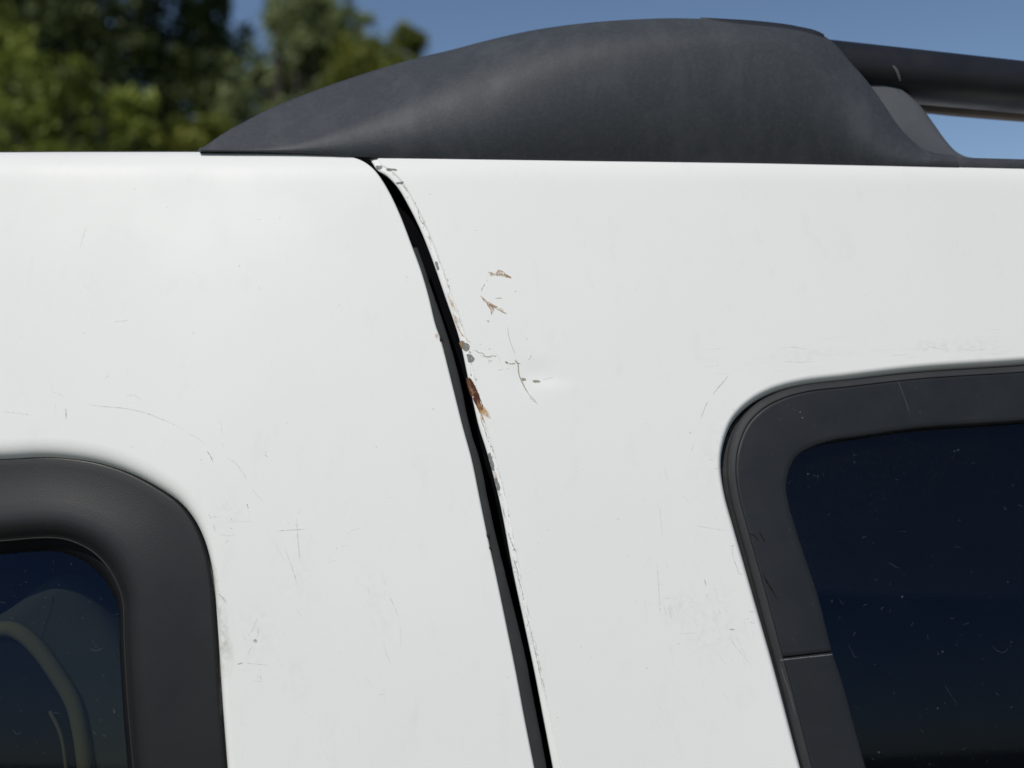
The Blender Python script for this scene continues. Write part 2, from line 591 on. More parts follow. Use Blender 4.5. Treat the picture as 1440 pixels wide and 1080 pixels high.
# shut line: edge of the door, edge of the quarter panel and edge of the rubber seal (photo points)
DOOR_EDGE = [(470, 216.6), (486, 218.2), (500.8, 221.6), (513, 227), (527, 238.5), (544.6, 264.6), (561, 298), (580, 347), (592.5, 381), (602.5, 415),
             (613, 458), (620, 477), (631, 520), (641, 560), (651, 600), (663.8, 647), (675, 702), (686.5, 758), (697.5, 808), (711, 873), (725.6, 945), (738, 1012), (751.5, 1080), (772, 1185), (800, 1330), (822, 1450)]
Q_EDGE = [(522.6, 225), (530, 237), (542.5, 244.8), (559, 262.5), (573.8, 287.5), (590.4, 320.8), (605.3, 358), (624.2, 412), (645.6, 475.6), (657.8, 531),
          (664, 560), (673.3, 600), (684.3, 635), (702.3, 704.4), (722, 807), (736, 872), (751.5, 945), (764, 1010), (777.4, 1080), (797, 1185), (824, 1330), (845, 1450)]
SEAL_EDGE = [(587, 347), (605.4, 400), (629, 471), (645.5, 529), (660, 597), (676, 651.5), (692.7, 733), (711.5, 810), (736, 911.5), (752, 990), (769, 1080), (789, 1185), (816, 1330), (837, 1450)]
door_e = resample(px2xt(catmull(DOOR_EDGE, 8)), 0.0022)
q_e = resample(px2xt(catmull(Q_EDGE, 8)), 0.0022)
T_BOT = -0.46
def sparse(p, q, step=0.02):
    return resample(np.array([p, q]), step)[1:-1]

# --- window openings (photo points); both loops of a window have matching control points
LW_OUT = [(-700, 668), (-420, 655), (-160, 647), (0, 644), (55.5, 641.4), (97, 644), (139, 651), (180.5, 665), (222, 687), (250, 707), (269.4, 731), (283, 759.4), (291.7, 790), (296.5, 820), (301.7, 886.7), (308, 986.7), (315, 1080), (325, 1210), (322, 1330), (280, 1390), (180, 1410), (-200, 1410), (-600, 1410), (-760, 1395), (-800, 1330), (-800, 1100), (-790, 780), (-765, 700)]
LW_IN = [(-690, 790), (-420, 775), (-160, 766), (0, 761), (42, 757.5), (68, 756.5), (88, 758.5), (107, 764.5), (128, 776), (144, 791), (155, 806), (163.5, 823), (169, 838), (171.5, 852), (173, 906), (178.5, 1000), (185.5, 1080), (194, 1190), (186, 1240), (160, 1262), (110, 1270), (-200, 1270), (-560, 1270), (-630, 1262), (-650, 1230), (-655, 1080), (-650, 860), (-640, 805)]
RW_OUT = [(1900, 480), (1700, 490), (1560, 500), (1440, 510), (1293, 520), (1193, 531.7), (1126.7, 540), (1086.7, 551), (1056.7, 567.5), (1033, 591.7), (1020.5, 623), (1016.7, 653), (1021.7, 693), (1035, 742), (1048, 787), (1066, 850), (1088, 926), (1101, 974), (1129, 1080), (1160, 1190), (1185, 1290), (1215, 1350), (1270, 1370), (1500, 1370), (1800, 1370), (2010, 1360), (2060, 1300), (2060, 1000), (2040, 620), (2000, 510)]
RW_TRM = [(1895, 486), (1700, 496), (1560, 505.5), (1440, 516), (1293, 525.5), (1193, 536.5), (1130, 544), (1094, 554.5), (1067, 569.5), (1045, 593), (1032, 626), (1028.5, 655), (1032, 692), (1044.5, 741), (1057, 786), (1074, 848), (1095, 926), (1107.5, 972), (1135, 1080), (1166, 1188), (1191, 1286), (1219, 1343), (1272, 1362), (1500, 1362), (1800, 1362), (2004, 1352), (2052, 1296), (2052, 1000), (2032, 624), (1994, 517)]
RW_IN = [(1880, 555), (1700, 570), (1560, 580), (1440, 590.5), (1293, 601), (1213, 612.5), (1180, 617), (1160, 622), (1141, 629), (1122, 641), (1112, 659), (1107, 681), (1110, 706), (1120, 741), (1133, 781), (1151.5, 837), (1172, 917), (1186, 960), (1219, 1080), (1250, 1190), (1265, 1240), (1280, 1270), (1310, 1285), (1500, 1285), (1800, 1285), (1930, 1278), (1960, 1240), (1960, 1000), (1950, 660), (1930, 575)]
PER = 10
def wloop(pts, h=0.0):
    return px2xt(catmull(pts, PER, True), h)
lw_open = resample(wloop(LW_OUT), 0.0035, True)
rw_open = resample(wloop(RW_OUT), 0.0035, True)

HEM_DOOR = [(0.0011, 0.0), (0.0006, 0.00016), (0.0002, 0.0005), (0.0, 0.0010), (0.0010, 0.004), (0.0035, 0.010)]
HEM_Q = [(0.0046, 0.0), (0.0042, 0.0001), (0.0038, 0.00055), (0.0034, 0.0009), (0.0018, 0.0010), (0.0009, 0.0012), (0.0003, 0.0016), (0.0, 0.0022), (0.0014, 0.0042), (0.0045, 0.010)]
HEM_W = [(0.0125, 0.0), (0.0095, 0.00020), (0.0072, 0.00062), (0.0052, 0.0013), (0.0036, 0.0022), (0.0022, 0.0034), (0.0010, 0.0049), (0.0003, 0.0062), (0.0, 0.0076), (0.0, 0.018)]
# the paint rolls into the window openings more widely along the top than along the sides
def roll_scale(loop, wide, narrow):
    n = loop_normals(loop if area2(loop) < 0 else loop[::-1])
    if area2(loop) > 0:
        n = n[::-1]
    k = np.clip(n[:, 1], 0, 1)
    s = narrow + (wide - narrow) * k ** 1.3
    for _ in range(6):
        s = (np.roll(s, 1) + s + np.roll(s, -1)) / 3
    return s

XL, XR = -0.86, 1.02
top_l = np.array([XL, T_TOP])
door_outer = np.vstack([door_e, sparse(door_e[-1], (door_e[-1][0] + 0.005, T_BOT)), [(door_e[-1][0] + 0.005, T_BOT)],
                        sparse((door_e[-1][0], T_BOT), (XL, T_BOT)), [(XL, T_BOT)], sparse((XL, T_BOT), top_l, 0.012), [top_l],
                        sparse(top_l, (door_e[0][0] - 0.010, T_TOP), 0.006), [(door_e[0][0] - 0.010, T_TOP)],
                        [(door_e[0][0] - 0.004, T_TOP - 0.35 * (T_TOP - door_e[0][1]))]])
q_top = np.array([q_e[0][0] - 0.006, T_TOP])
q_outer = np.vstack([q_e, sparse(q_e[-1], (q_e[-1][0] + 0.005, T_BOT)), [(q_e[-1][0] + 0.005, T_BOT)], sparse((q_e[-1][0], T_BOT), (XR, T_BOT)), [(XR, T_BOT)],
                     sparse((XR, T_BOT), (XR, T_TOP), 0.012), [(XR, T_TOP)], sparse((XR, T_TOP), q_top, 0.006), [q_top]])
dx, dtt = px2xt([(757, 524)])[0]
boxes_q = [(dx - 0.03, dx + 0.04, dtt - 0.03, dtt + 0.025, 0.0018), (-0.5, 0.6, TS - 0.004, 1.0, 0.0032), (-0.5, 0.45, -0.26, TS - 0.004, 0.0075), (-1.0, 1.1, -1.0, 1.0, 0.02)]
boxes_d = [(-0.5, 0.6, TS - 0.004, 1.0, 0.0032), (-0.45, 0.45, -0.26, TS - 0.004, 0.0075), (-1.0, 1.1, -1.0, 1.0, 0.02)]
rear_door = make_panel('rear_door', door_outer, (HEM_DOOR, 1.0), [(lw_open, HEM_W, roll_scale(lw_open, 0.85, 0.42))], boxes_d, M['paint'], suv)
quarter_panel = make_panel('quarter_panel', q_outer, (HEM_Q, 1.0), [(rw_open, HEM_W, roll_scale(rw_open, 0.36, 0.28))], boxes_q, M['paint'], suv)
quarter_panel['label'] = 'white rear quarter panel with chipped rusty front edge and a small dent'

# --- door jamb behind the shut line: a gutter whose shade is put into a black colour
def strip_between(name, a, b, ha, hb, mat, parent, n=220, crown=0.0, cols=1, smooth=True):
    a = resample(a, 1)[:0] if False else a
    def rs(l):
        d = np.r_[0, np.cumsum(np.linalg.norm(np.diff(l, axis=0), axis=1))]
        s = np.linspace(0, d[-1], n)
        return np.stack([np.interp(s, d, l[:, k]) for k in (0, 1)], -1)
    A, B = rs(a), rs(b)
    V, F = [], []
    for c in range(cols + 1):
        s = c / cols
        q = A * (1 - s) + B * s
        V += list(S(q[:, 0], q[:, 1], ha * (1 - s) + hb * s + crown * 4 * s * (1 - s)))
    for c in range(cols):
        for i in range(n - 1):
            F.append((c * n + i, c * n + i + 1, (c + 1) * n + i + 1, (c + 1) * n + i))
    return part(name, V, F, mat, parent, smooth=smooth)
jamb_a = door_e - np.array([0.03, 0.0])
jamb_b = q_e + np.array([0.03, 0.0])
strip_between('door_jamb', jamb_a, jamb_b, -0.019, -0.019, M['black'], suv, cols=2)

# --- rubber seal on the door edge: runs from the chipped start down to the sill, with nicks
def seal():
    de = catmull(DOOR_EDGE, 8)
    de = de[de[:, 1] >= 347]
    left = resample(px2xt(de), 0.0012)
    n = len(left)
    right0 = px2xt(catmull(SEAL_EDGE, 8))
    d = np.r_[0, np.cumsum(np.linalg.norm(np.diff(right0, axis=0), axis=1))]
    s = np.linspace(0, d[-1], n)
    right = np.stack([np.interp(s, d, right0[:, k]) for k in (0, 1)], -1)
    jit = rng.normal(0, 1, n)
    jit = np.convolve(jit, np.ones(7) / 7, 'same')
    right[:, 0] += 0.00022 * jit
    left2 = left.copy()
    left2[:, 0] -= 0.0016                     # tucked under the door skin
    secs = [(left2, -0.0032), (left * 0.6 + left2 * 0.4, -0.0014), (left * 0.75 + right * 0.25, -0.0011), (left * 0.35 + right * 0.65, -0.0012), (left * 0.06 + right * 0.94, -0.0016), (right, -0.0022), (right, -0.006)]
    V, F = [], []
    for q, h in secs:
        V += list(S(q[:, 0], q[:, 1], h))
    for c in range(len(secs) - 1):
        for i in range(n - 1):
            F.append((c * n + i, c * n + i + 1, (c + 1) * n + i + 1, (c + 1) * n + i))
    o = part('edge_seal', V, F, M['rubber'], rear_door)
    # two torn lips that stick out over the paint
    for (cx, cy, r) in [(619.6, 477, 1.9), (685.8, 752, 2.1), (689.0, 770, 1.4)]:
        ang = np.linspace(0, 2 * math.pi, 12, endpoint=False)
        ringp = np.stack([cx + r * (0.7 + 0.2 * rng.random(12)) * np.cos(ang), cy + r * 2.0 * np.sin(ang)], -1)
        q = px2xt(ringp)
        c = px2xt([(cx, cy)])
        V2 = list(S(q[:, 0], q[:, 1], 0.0001)) + list(S(c[:, 0], c[:, 1], 0.0006))
        part('torn_lip', V2, [(i, (i + 1) % 12, 12) for i in range(12)], M['rubber'], rear_door)
seal()

# --- window trims
def ring_mesh(name, secs, mat, parent, i0=None, i1=None, closed=True, caps=False):
    """secs: list of (loop xt, h); all the same length"""
    n = len(secs[0][0])
    idx = list(range(n)) if closed else list(range(i0, i1 + 1))
    m = len(idx)
    V, F = [], []
    for q, h in secs:
        q = q[idx]
        hh = h[idx] if not np.isscalar(h) else h
        V += list(S(q[:, 0], q[:, 1], hh))
    segs = m if closed else m - 1
    for c in range(len(secs) - 1):
        for i in range(segs):
            j = (i + 1) % m
            F.append((c * m + i, c * m + j, (c + 1) * m + j, (c + 1) * m + i))
    if caps and not closed:
        F.append(tuple(c * m for c in range(len(secs))))
        F.append(tuple(c * m + m - 1 for c in reversed(range(len(secs)))))
    # face outwards
    a, b, c = [np.array(V[k]) for k in F[(len(secs) // 2) * segs][:3]]
    q = secs[0][0][idx[0]]
    if np.dot(np.cross(b - a, c - a), SN(q[0], q[1])) < 0:
        F = [f[::-1] for f in F]
    return part(name, V, F, mat, parent)

def lerp(A, B, s):
    return A * (1 - s) + B * s

lo_, li_ = wloop(LW_OUT, -0.006), wloop(LW_IN, -0.008)
lsecs = [(lerp(lo_, li_, k), h) for k, h in [(-0.02, -0.016), (-0.015, -0.0085), (0.0, -0.0061), (0.03, -0.0059), (0.12, -0.0058), (0.26, -0.0055), (0.40, -0.0049), (0.54, -0.0041), (0.66, -0.0034),
         (0.75, -0.0031), (0.82, -0.0033), (0.875, -0.0043), (0.915, -0.0058), (0.95, -0.0079), (0.985, -0.0094), (1.0, -0.0096), (1.008, -0.0104), (1.01, -0.020)]]
ring_mesh('window_trim', lsecs, M['trim'], rear_door)
ring_mesh('lip_highlight', [(lerp(lo_, li_, 0.984), -0.0098), (lerp(lo_, li_, 0.988), -0.0091), (lerp(lo_, li_, 0.996), -0.0090), (lerp(lo_, li_, 1.002), -0.0096), (lerp(lo_, li_, 1.004), -0.011)], M['rubber'], rear_door)  # light catching the lip, put in as a paler ring
# glass and the black border fixed to it
def shrink(loop, top, side):
    l = loop if area2(loop) > 0 else loop[::-1]
    n = loop_normals(l)
    k = np.clip(-n[:, 1], 0, 1)
    for _ in range(8):
        k = (np.roll(k, 1) + k + np.roll(k, -1)) / 3
    return l + n * (side + (top - side) * k)[:, None], l
lgi, lgl = shrink(wloop(LW_IN, -0.0165), 0.0072, 0.0010)
lgo = lgl - loop_normals(lgl) * 0.012
ring_mesh('glass_border', [(lgo, -0.0160), (lgl, -0.0160), (lgi, -0.0162), (lgi, -0.0168)], M['seal_black'], rear_door)

def glass_sheet(name, loop, h, parent):
    l = resample(loop, 0.02, True)
    if area2(l) < 0:
        l = l[::-1]
    mn, mx = l.min(0), l.max(0)
    g = np.array([(x, t) for t in np.arange(mn[1], mx[1], 0.02) for x in np.arange(mn[0], mx[0], 0.03)])
    g = g[inside(g, l)]
    g = g[dist_loop(g, l) > 0.009]
    pts = [Vector(p) for p in l] + [Vector(p) for p in g]
    n = len(l)
    vv, _, ff, *_r = delaunay_2d_cdt(pts, [(i, (i + 1) % n) for i in range(n)], [], 1, 1e-7)
    P = np.array([(v.x, v.y) for v in vv])
    F = [tuple(f) for f in ff if inside(P[list(f)].mean(0)[None], l)[0]]
    V = S(P[:, 0], P[:, 1], h)
    a, b, c = [V[k] for k in F[0][:3]]
    N = SN(P[:, 0], P[:, 1])
    if np.dot(np.cross(b - a, c - a), N[0]) < 0:
        F = [f[::-1] for f in F]
    return part(name, V, F, M['glass'], parent, normals=N)
glass_sheet('window_glass', lerp(lgo, lgl, 0.3), -0.0172, rear_door)

# right-hand fixed window: flat applique in two pieces on the glass, black gap round it
quarter_window = empty('quarter_window', suv)
ro_, rt_, ri_ = wloop(RW_OUT), wloop(RW_TRM, 0.0), wloop(RW_IN, 0.0)
ring_mesh('window_gasket', [(lerp(ro_, rt_, -0.8), -0.016), (lerp(ro_, rt_, 0.2), -0.0085), (lerp(ro_, rt_, 0.55), -0.0062), (lerp(ro_, rt_, 0.75), -0.0058), (lerp(ro_, rt_, 0.85), -0.0075), (lerp(ro_, ri_, 0.2), -0.0110)], M['rubber'], quarter_window)
ring_mesh('trim_bevel', [(lerp(rt_, ri_, -0.05), -0.0085), (lerp(rt_, ri_, -0.045), -0.0036), (lerp(rt_, ri_, -0.03), -0.0028), (lerp(rt_, ri_, 0.0), -0.0021), (lerp(rt_, ri_, 0.04), -0.0012), (lerp(rt_, ri_, 0.07), -0.0008), (lerp(rt_, ri_, 0.085), -0.0009), (lerp(rt_, ri_, 0.092), -0.0016)], M['lit_bevel'], quarter_window)
rsecs = [(lerp(rt_, ri_, 0.088), -0.0060), (lerp(rt_, ri_, 0.090), -0.0016), (lerp(rt_, ri_, 0.10), -0.0011), (lerp(rt_, ri_, 0.14), -0.00105), (lerp(rt_, ri_, 0.5), -0.0010), (lerp(rt_, ri_, 0.9), -0.0012), (lerp(rt_, ri_, 0.975), -0.0014), (ri_, -0.0020), (lerp(rt_, ri_, 1.004), -0.0098)]
NL = len(ro_)
SEAM = 16 * PER
def cut_ends(secs, i_end, sign):
    """round the end of a trim piece down a little at the seam"""
    out = []
    for q, h in secs:
        hh = np.full(NL, float(h)) if np.isscalar(h) else h.copy()
        hh[i_end] -= 0.0008
        q = q.copy()
        q[i_end] = q[i_end] * 0.55 + q[(i_end + sign) % NL] * 0.45
        out.append((q, hh))
    return out
def trim_piece(name, i0, i1, mat):
    s = [(q.copy(), np.full(NL, float(h))) for q, h in rsecs]
    n = NL
    # unroll indices
    order = [(i % n) for i in range(i0, i1 + 1)]
    secs = []
    for q, h in s:
        qq, hh = q[order], h[order]
        # bevelled ends: insert two close rows
        def end(qa, qb, ha):
            d = (qb - qa)
            L = np.linalg.norm(d)
            return qa + d / L * 0.00008, qa + d / L * 0.0009
        a1, a2 = end(qq[0], qq[1], hh[0])
        b1, b2 = end(qq[-1], qq[-2], hh[-1])
        q2 = np.vstack([a1, a1 + (a2 - a1) * 0.25, a2, qq[1:-1], b2, b1 + (b2 - b1) * 0.25, b1])
        h2 = np.r_[min(hh[0], -0.0040), hh[0] - 0.0005, hh[0], hh[1:-1], hh[-1], hh[-1] - 0.0005, min(hh[-1], -0.0040)]
        secs.append((q2, h2))
    m = len(secs[0][0])
    V, F = [], []
    for q, h in secs:
        V += list(S(q[:, 0], q[:, 1], h))
    for c in range(len(secs) - 1):
        for i in range(m - 1):
            F.append((c * m + i, c * m + i + 1, (c + 1) * m + i + 1, (c + 1) * m + i))
    k = (len(secs) // 2) * (m - 1)
    a, b, c = [np.array(V[j]) for j in F[k][:3]]
    q = secs[0][0][0]
    if np.dot(np.cross(b - a, c - a), SN(q[0], q[1])) < 0:
        F = [f[::-1] for f in F]
    return part(name, V, F, mat, quarter_window)
up = trim_piece('window_trim', 24 * PER - NL, SEAM, M['trim_flat'])
dn = trim_piece('window_trim', SEAM, 24 * PER, M['trim_flat'])
dn['label'] = 'lower piece of the black window trim below the seam'
glass_sheet('window_glass', lerp(rt_, ri_, 0.4), -0.0095, quarter_window)

# --- roof, upper weatherstrip, far side, ends and cabin
def body_shell():
    yT, zT, eT = prof(T_TOP)
    yT, zT = float(yT), float(zT) + ZC
    xs = np.linspace(XL - 0.02, XR + 0.02, 20)
    W = 1.36
    pro = []
    for s in np.linspace(0, 1, 24):
        yy = yT + 0.001 + s * W
        zz = zT - 0.0012 + 0.016 * (1 - (2 * s - 1) ** 2)
        pro.append((yy, zz))
    V, F = [], []
    for x in xs:
        for (y, z) in pro:
            V.append((x, y + B(x) * (1 - 2 * (y - yT) / W), z))
    k = len(pro)
    for i in range(len(xs) - 1):
        for j in range(k - 1):
            F.append((i * k + j, (i + 1) * k + j, (i + 1) * k + j + 1, i * k + j + 1))
    part('roof', V, F, M['paint'], suv)
    # far side of the body and the lower body
    def far(t):
        y, z, e = prof(t)
        return yT * 2 + W - float(y), float(z) + ZC
    tt = np.linspace(T_TOP, T_BOT, 30)
    V, F = [], []
    for x in xs:
        for t in tt:
            y, z = far(t)
            V.append((x, y - B(x), z))
    k = len(tt)
    for i in range(len(xs) - 1):
        for j in range(k - 1):
            F.append((i * k + j, (i + 1) * k + j, (i + 1) * k + j + 1, i * k + j + 1))
    part('far_side_panel', V, F, M['paint'], suv)
    yb, zb, _ = prof(T_BOT)
    yb, zb = float(yb), float(zb) + ZC
    yf = far(T_BOT)[0]
    bm = bmesh.new()
    bmesh.ops.create_cube(bm, size=1.0)
    for v in bm.verts:
        v.co.x = (XL if v.co.x < 0 else XR)
        v.co.y = (yb - 0.012 if v.co.y < 0 else yf + 0.012)
        v.co.z = (0.42 if v.co.z < 0 else zb - 0.006)
    bmesh.ops.bevel(bm, geom=list(bm.edges), offset=0.03, segments=4, affect='EDGES', profile=0.6)
    me = bpy.data.meshes.new('lower_body')
    bm.to_mesh(me)
    bm.free()
    me.materials.append(M['paint'])
    o = bpy.data.objects.new('lower_body', me)
    col.objects.link(o)
    o.parent = suv
    # cabin lining: a box open towards the near side
    y0, y1, z0, z1 = 0.72, yf - 0.05, zb + 0.02, zT - 0.03
    V = [(XL, y0, z0), (XR, y0, z0), (XR, y1, z0), (XL, y1, z0), (XL, y0, z1), (XR, y0, z1), (XR, y1, z1), (XL, y1, z1)]
    F = [(0, 1, 2, 3), (4, 5, 6, 7), (3, 2, 6, 7), (0, 3, 7, 4), (1, 2, 6, 5)]
    part('cabin_lining', V, F, M['lining'], suv, smooth=False)
    # pillar between the windows, inside
    V = [(-0.10, 0.645, z0), (0.20, 0.645, z0), (0.20, 0.66, z0), (-0.10, 0.66, z0), (-0.18, 0.66, z1), (0.13, 0.66, z1), (0.13, 0.675, z1), (-0.18, 0.675, z1)]
    F = [(0, 1, 5, 4), (1, 2, 6, 5), (2, 3, 7, 6), (3, 0, 4, 7)]
    part('inner_pillar', V, F, M['lining'], suv, smooth=False)
    # black weatherstrip lying in the joint of door and roof
    xs = np.linspace(XL, XR, 60)
    V, F = [], []
    prof_s = [(-0.004, -0.002), (-0.003, 0.0002), (0.0, 0.0009), (0.004, 0.0007), (0.006, -0.002)]
    for x in xs:
        for (dy, dz) in prof_s:
            V.append((x, yT + dy + B(x), zT + dz - 0.0002))
    k = len(prof_s)
    for i in range(len(xs) - 1):
        for j in range(k - 1):
            F.append((i * k + j, (i + 1) * k + j, (i + 1) * k + j + 1, i * k + j + 1))
    part('roof_weatherstrip', V, F, M['rubber'], suv)
    return yT, zT
YT, ZT = body_shell()

# --- seat back seen through the door glass
def slab(name, pts, y, thick, mat, parent, round_=0.02, ny=6):
    """a cushion: outline in photo points at distance y, rounded towards the camera"""
    p = catmull(pts, 6, True)
    q = np.stack([(p[:, 0] - 720) / FPX * y, (540 - p[:, 1]) / FPX * y], -1)
    if area2(q) < 0:
        q = q[::-1]
    n = loop_normals(q)
    V, F = [], []
    m = len(q)
    rows = []
    for k in range(ny + 1):
        a = (math.pi / 2) * k / ny
        rows.append((round_ * (1 - math.cos(a)), round_ * (1 - math.sin(a))))
    rows = [(0, thick)] + rows
    # rows go from the rim (deep) to the front
    for (ins, dep) in [(0.0, thick)] + [(round_ * (1 - math.cos(math.pi / 2 * k / ny)), round_ * (1 - math.sin(math.pi / 2 * k / ny))) for k in range(ny + 1)]:
        r = q + n * ins
        V += [(x, y + dep, ZC + z) for x, z in r]
    nr = ny + 2
    for k in range(nr - 1):
        for i in range(m):
            j = (i + 1) % m
            F.append((k * m + i, k * m + j, (k + 1) * m + j, (k + 1) * m + i))
    c = (q + n * round_).mean(0)
    V.append((c[0], y - 0.004, ZC + c[1]))
    for i in range(m):
        F.append(((nr - 1) * m + i, (nr - 1) * m + (i + 1) % m, len(V) - 1))
    return part(name, V, F, mat, parent)
seat = slab('rear_seat', [(-260, 1010), (-120, 925), (-40, 884), (0, 862), (40, 832), (75, 816), (103, 830), (133, 863), (170, 912), (205, 985), (225, 1080), (235, 1200), (220, 1330), (100, 1360), (-150, 1350), (-280, 1250), (-300, 1120)], 0.563, 0.022, M['seat'], suv, 0.012)
slab('seat_insert', [(-200, 1000), (-110, 935), (-40, 900), (0, 893), (25, 896), (48, 914), (75, 952), (97, 994), (107, 1040), (113, 1090), (115, 1200), (60, 1260), (-100, 1260), (-190, 1200), (-215, 1100)], 0.5575, 0.03, M['seat_dark'], seat, 0.012)
def tube(name, pts3, rad, mat, parent, seg=10):
    pts3 = np.asarray(pts3, float)
    V, F = [], []
    n = len(pts3)
    for i in range(n):
        d = pts3[min(i + 1, n - 1)] - pts3[max(i - 1, 0)]
        d /= np.linalg.norm(d)
        u = np.cross(d, (0, 1, 0))
        u /= np.linalg.norm(u)
        w = np.cross(d, u)
        r = rad[i] if hasattr(rad, '__len__') else rad
        for k in range(seg):
            a = 2 * math.pi * k / seg
            V.append(pts3[i] + r * (u * math.cos(a) + w * math.sin(a)))
    for i in range(n - 1):
        for k in range(seg):
            F.append((i * seg + k, i * seg + (k + 1) % seg, (i + 1) * seg + (k + 1) % seg, (i + 1) * seg + k))
    return part(name, V, F, mat, parent)
arc = catmull([(-160, 950), (-60, 897), (0, 885), (22, 887), (50, 908), (80, 948), (104, 990), (115, 1037), (121, 1085), (124, 1180)], 8)
y_ = 0.5595
tube('seat_piping', [((p[0] - 720) / FPX * y_, y_, ZC + (540 - p[1]) / FPX * y_) for p in arc], 0.0046, M['piping'], seat)
arc = catmull([(70, 1000), (85, 1032), (93, 1080), (95, 1150)], 8)
y_ = 0.552
tube('seat_seam', [((p[0] - 720) / FPX * y_, y_, ZC + (540 - p[1]) / FPX * y_) for p in arc], 0.0011, M['piping'], seat, 6)

# ------------------------------------------------------------------ roof rack
roof_rack = empty('roof_rack', suv)
t55 = float(px2xt([(1250, 236)])[0][1])          # height on the shoulder where the rack foot rests
YCAP = float(prof(t55)[0]) - 0.0012
_cp = np.linspace(560, 1640, 60)
_cq = px2xt(np.stack([_cp, np.interp(_cp, [560, 1040, 1240, 1440, 1700], [221.8, 228, 232, 236.5, 242])], -1))
_cy = S(_cq[:, 0], _cq[:, 1])[:, 1] - B(_cq[:, 0])
def ycap(x):
    return float(np.interp(x, _cq[:, 0], _cy)) + float(B(x)) - 0.0010
C_BOT = np.array([(270, 209.5), (284, 210.5), (391, 212.6), (444, 215.3), (520, 220.5), (560, 221.8), (1040, 228), (1240, 232), (1440, 236.5), (1700, 242)])
C_KINK = np.array([(270, 209.5), (284, 210.2), (360, 209), (420, 203), (480, 187), (560, 158), (640, 121), (720, 88), (800, 66), (900, 52), (1000, 46), (1080, 48), (1120, 55), (1150, 72), (1175, 105), (1200, 138), (1225, 168), (1250, 192), (1275, 209), (1300, 216.5), (1312, 217.5), (1340, 218.8)])
C_TOP = np.array([(270, 209.4), (284, 207.5), (311, 189.5), (345, 170.5), (378, 153.5), (444, 127), (511, 104), (578, 84), (640, 69), (672, 60.5), (747, 43.5), (822, 33), (897, 27.5), (954, 26), (1010, 28), (1060, 31), (1095, 34.5), (1129, 39), (1148, 44.4), (1162, 52.5), (1175, 63), (1195.5, 87), (1218, 112), (1240, 142), (1262, 175), (1279, 194), (1295, 207), (1312, 214.5), (1335, 217.8), (1360, 218.9)])
C_DKT = np.array([(270, 0.001), (284, 0.003), (330, 0.018), (400, 0.034), (480, 0.044), (560, 0.047), (640, 0.044), (720, 0.038), (800, 0.030), (900, 0.022), (1000, 0.017), (1100, 0.014), (1160, 0.011), (1200, 0.010), (1260, 0.008), (1312, 0.005), (1340, 0.004)])
def smooth_interp(tab):
    xs = tab[:, 0]
    c = catmull(tab, 10)
    return lambda v: np.interp(v, c[:, 0], c[:, 1])
fB, fK, fT, fD = [smooth_interp(c) for c in (C_BOT, C_KINK, C_TOP, C_DKT)]
def elev(py, y):
    return (540 - py) / FPX * y
def px_at(x, y):
    return 720 + FPX * x / y

def round_poly(P, radii, seg=7):
    """polyline with rounded corners (quadratic blends)"""
    P = [np.array(p, float) for p in P]
    out = [P[0]]
    for i in range(1, len(P) - 1):
        a, b, c = P[i - 1], P[i], P[i + 1]
        la, lc = np.linalg.norm(a - b), np.linalg.norm(c - b)
        r = min(radii[i], 0.48 * la, 0.48 * lc)
        p = b + (a - b) / max(la, 1e-9) * r
        q = b + (c - b) / max(lc, 1e-9) * r
        for k in range(seg + 1):
            s = k / seg
            out.append((1 - s) ** 2 * p + 2 * s * (1 - s) * b + s * s * q)
    out.append(P[-1])
    return np.array(out)

def end_cap():
    xa = (279.5 - 720) / FPX * (ycap(-0.18) + 0.002)
    xb = (1345 - 720) / FPX * (ycap(0.26) + 0.004)
    xs = np.r_[np.linspace(xa, xa + 0.03, 16)[:-1], np.linspace(xa + 0.03, xb, 170)]
    V, F = [], []
    for x in xs:
        yA = ycap(x)
        zA = elev(fB(px_at(x, yA)), yA)
        yK = yA + 0.002
        for _ in range(3):
            zK = max(elev(fK(px_at(x, yK)), yK), zA + 0.0004)
            yK = yA + 0.001 + 0.09 * (zK - zA)
        yT = yK + fD(px_at(x, yK))
        tgt = (540 - fT(px_at(x, yT))) / FPX
        zTp = max(tgt * yT, zK + 0.0003)
        sc = 1.0
        for _ in range(4):
            zt = zK + (zTp - zK) * sc
            w = yT - yK
            P = [(yA, zA), (yK, zK), (yT, zt), (yT + 0.004 + 0.3 * w, zt - 0.002 - 0.05 * (zt - zA)), (yT + 0.012 + 0.2 * w, zA - 0.001)]
            H = zt - zA
            sec = round_poly(P, [0, min(0.045, 0.9 * H), min(0.016, 0.4 * H), 0.01, 0], 12)
            m = (sec[:, 1] / sec[:, 0]).max()
            sc *= 1 + (tgt - m) / max(tgt - zK / yK, 1e-3) * 0.9
            sc = min(max(sc, 0.2), 3)
        # bottom lip returns under the shell
        sec = np.vstack([[(yA + 0.004, zA - 0.0004), (yA + 0.0006, zA - 0.0003)], sec])
        sec = np.vstack([sec, [(sec[-1][0], sec[-1][1] - 0.012)]])
        V += [(x, y, ZC + z) for y, z in sec]
        k = len(sec)
    n = len(xs)
    for i in range(n - 1):
        for j in range(k - 1):
            F.append((i * k + j, (i + 1) * k + j, (i + 1) * k + j + 1, i * k + j + 1))
    F.append(tuple(j for j in range(k)))
    o = part('end_cap', V, F, M['cap'], roof_rack)
    return xs, np.array(V).reshape(n, k, 3)
cap_x, CAP = end_cap()

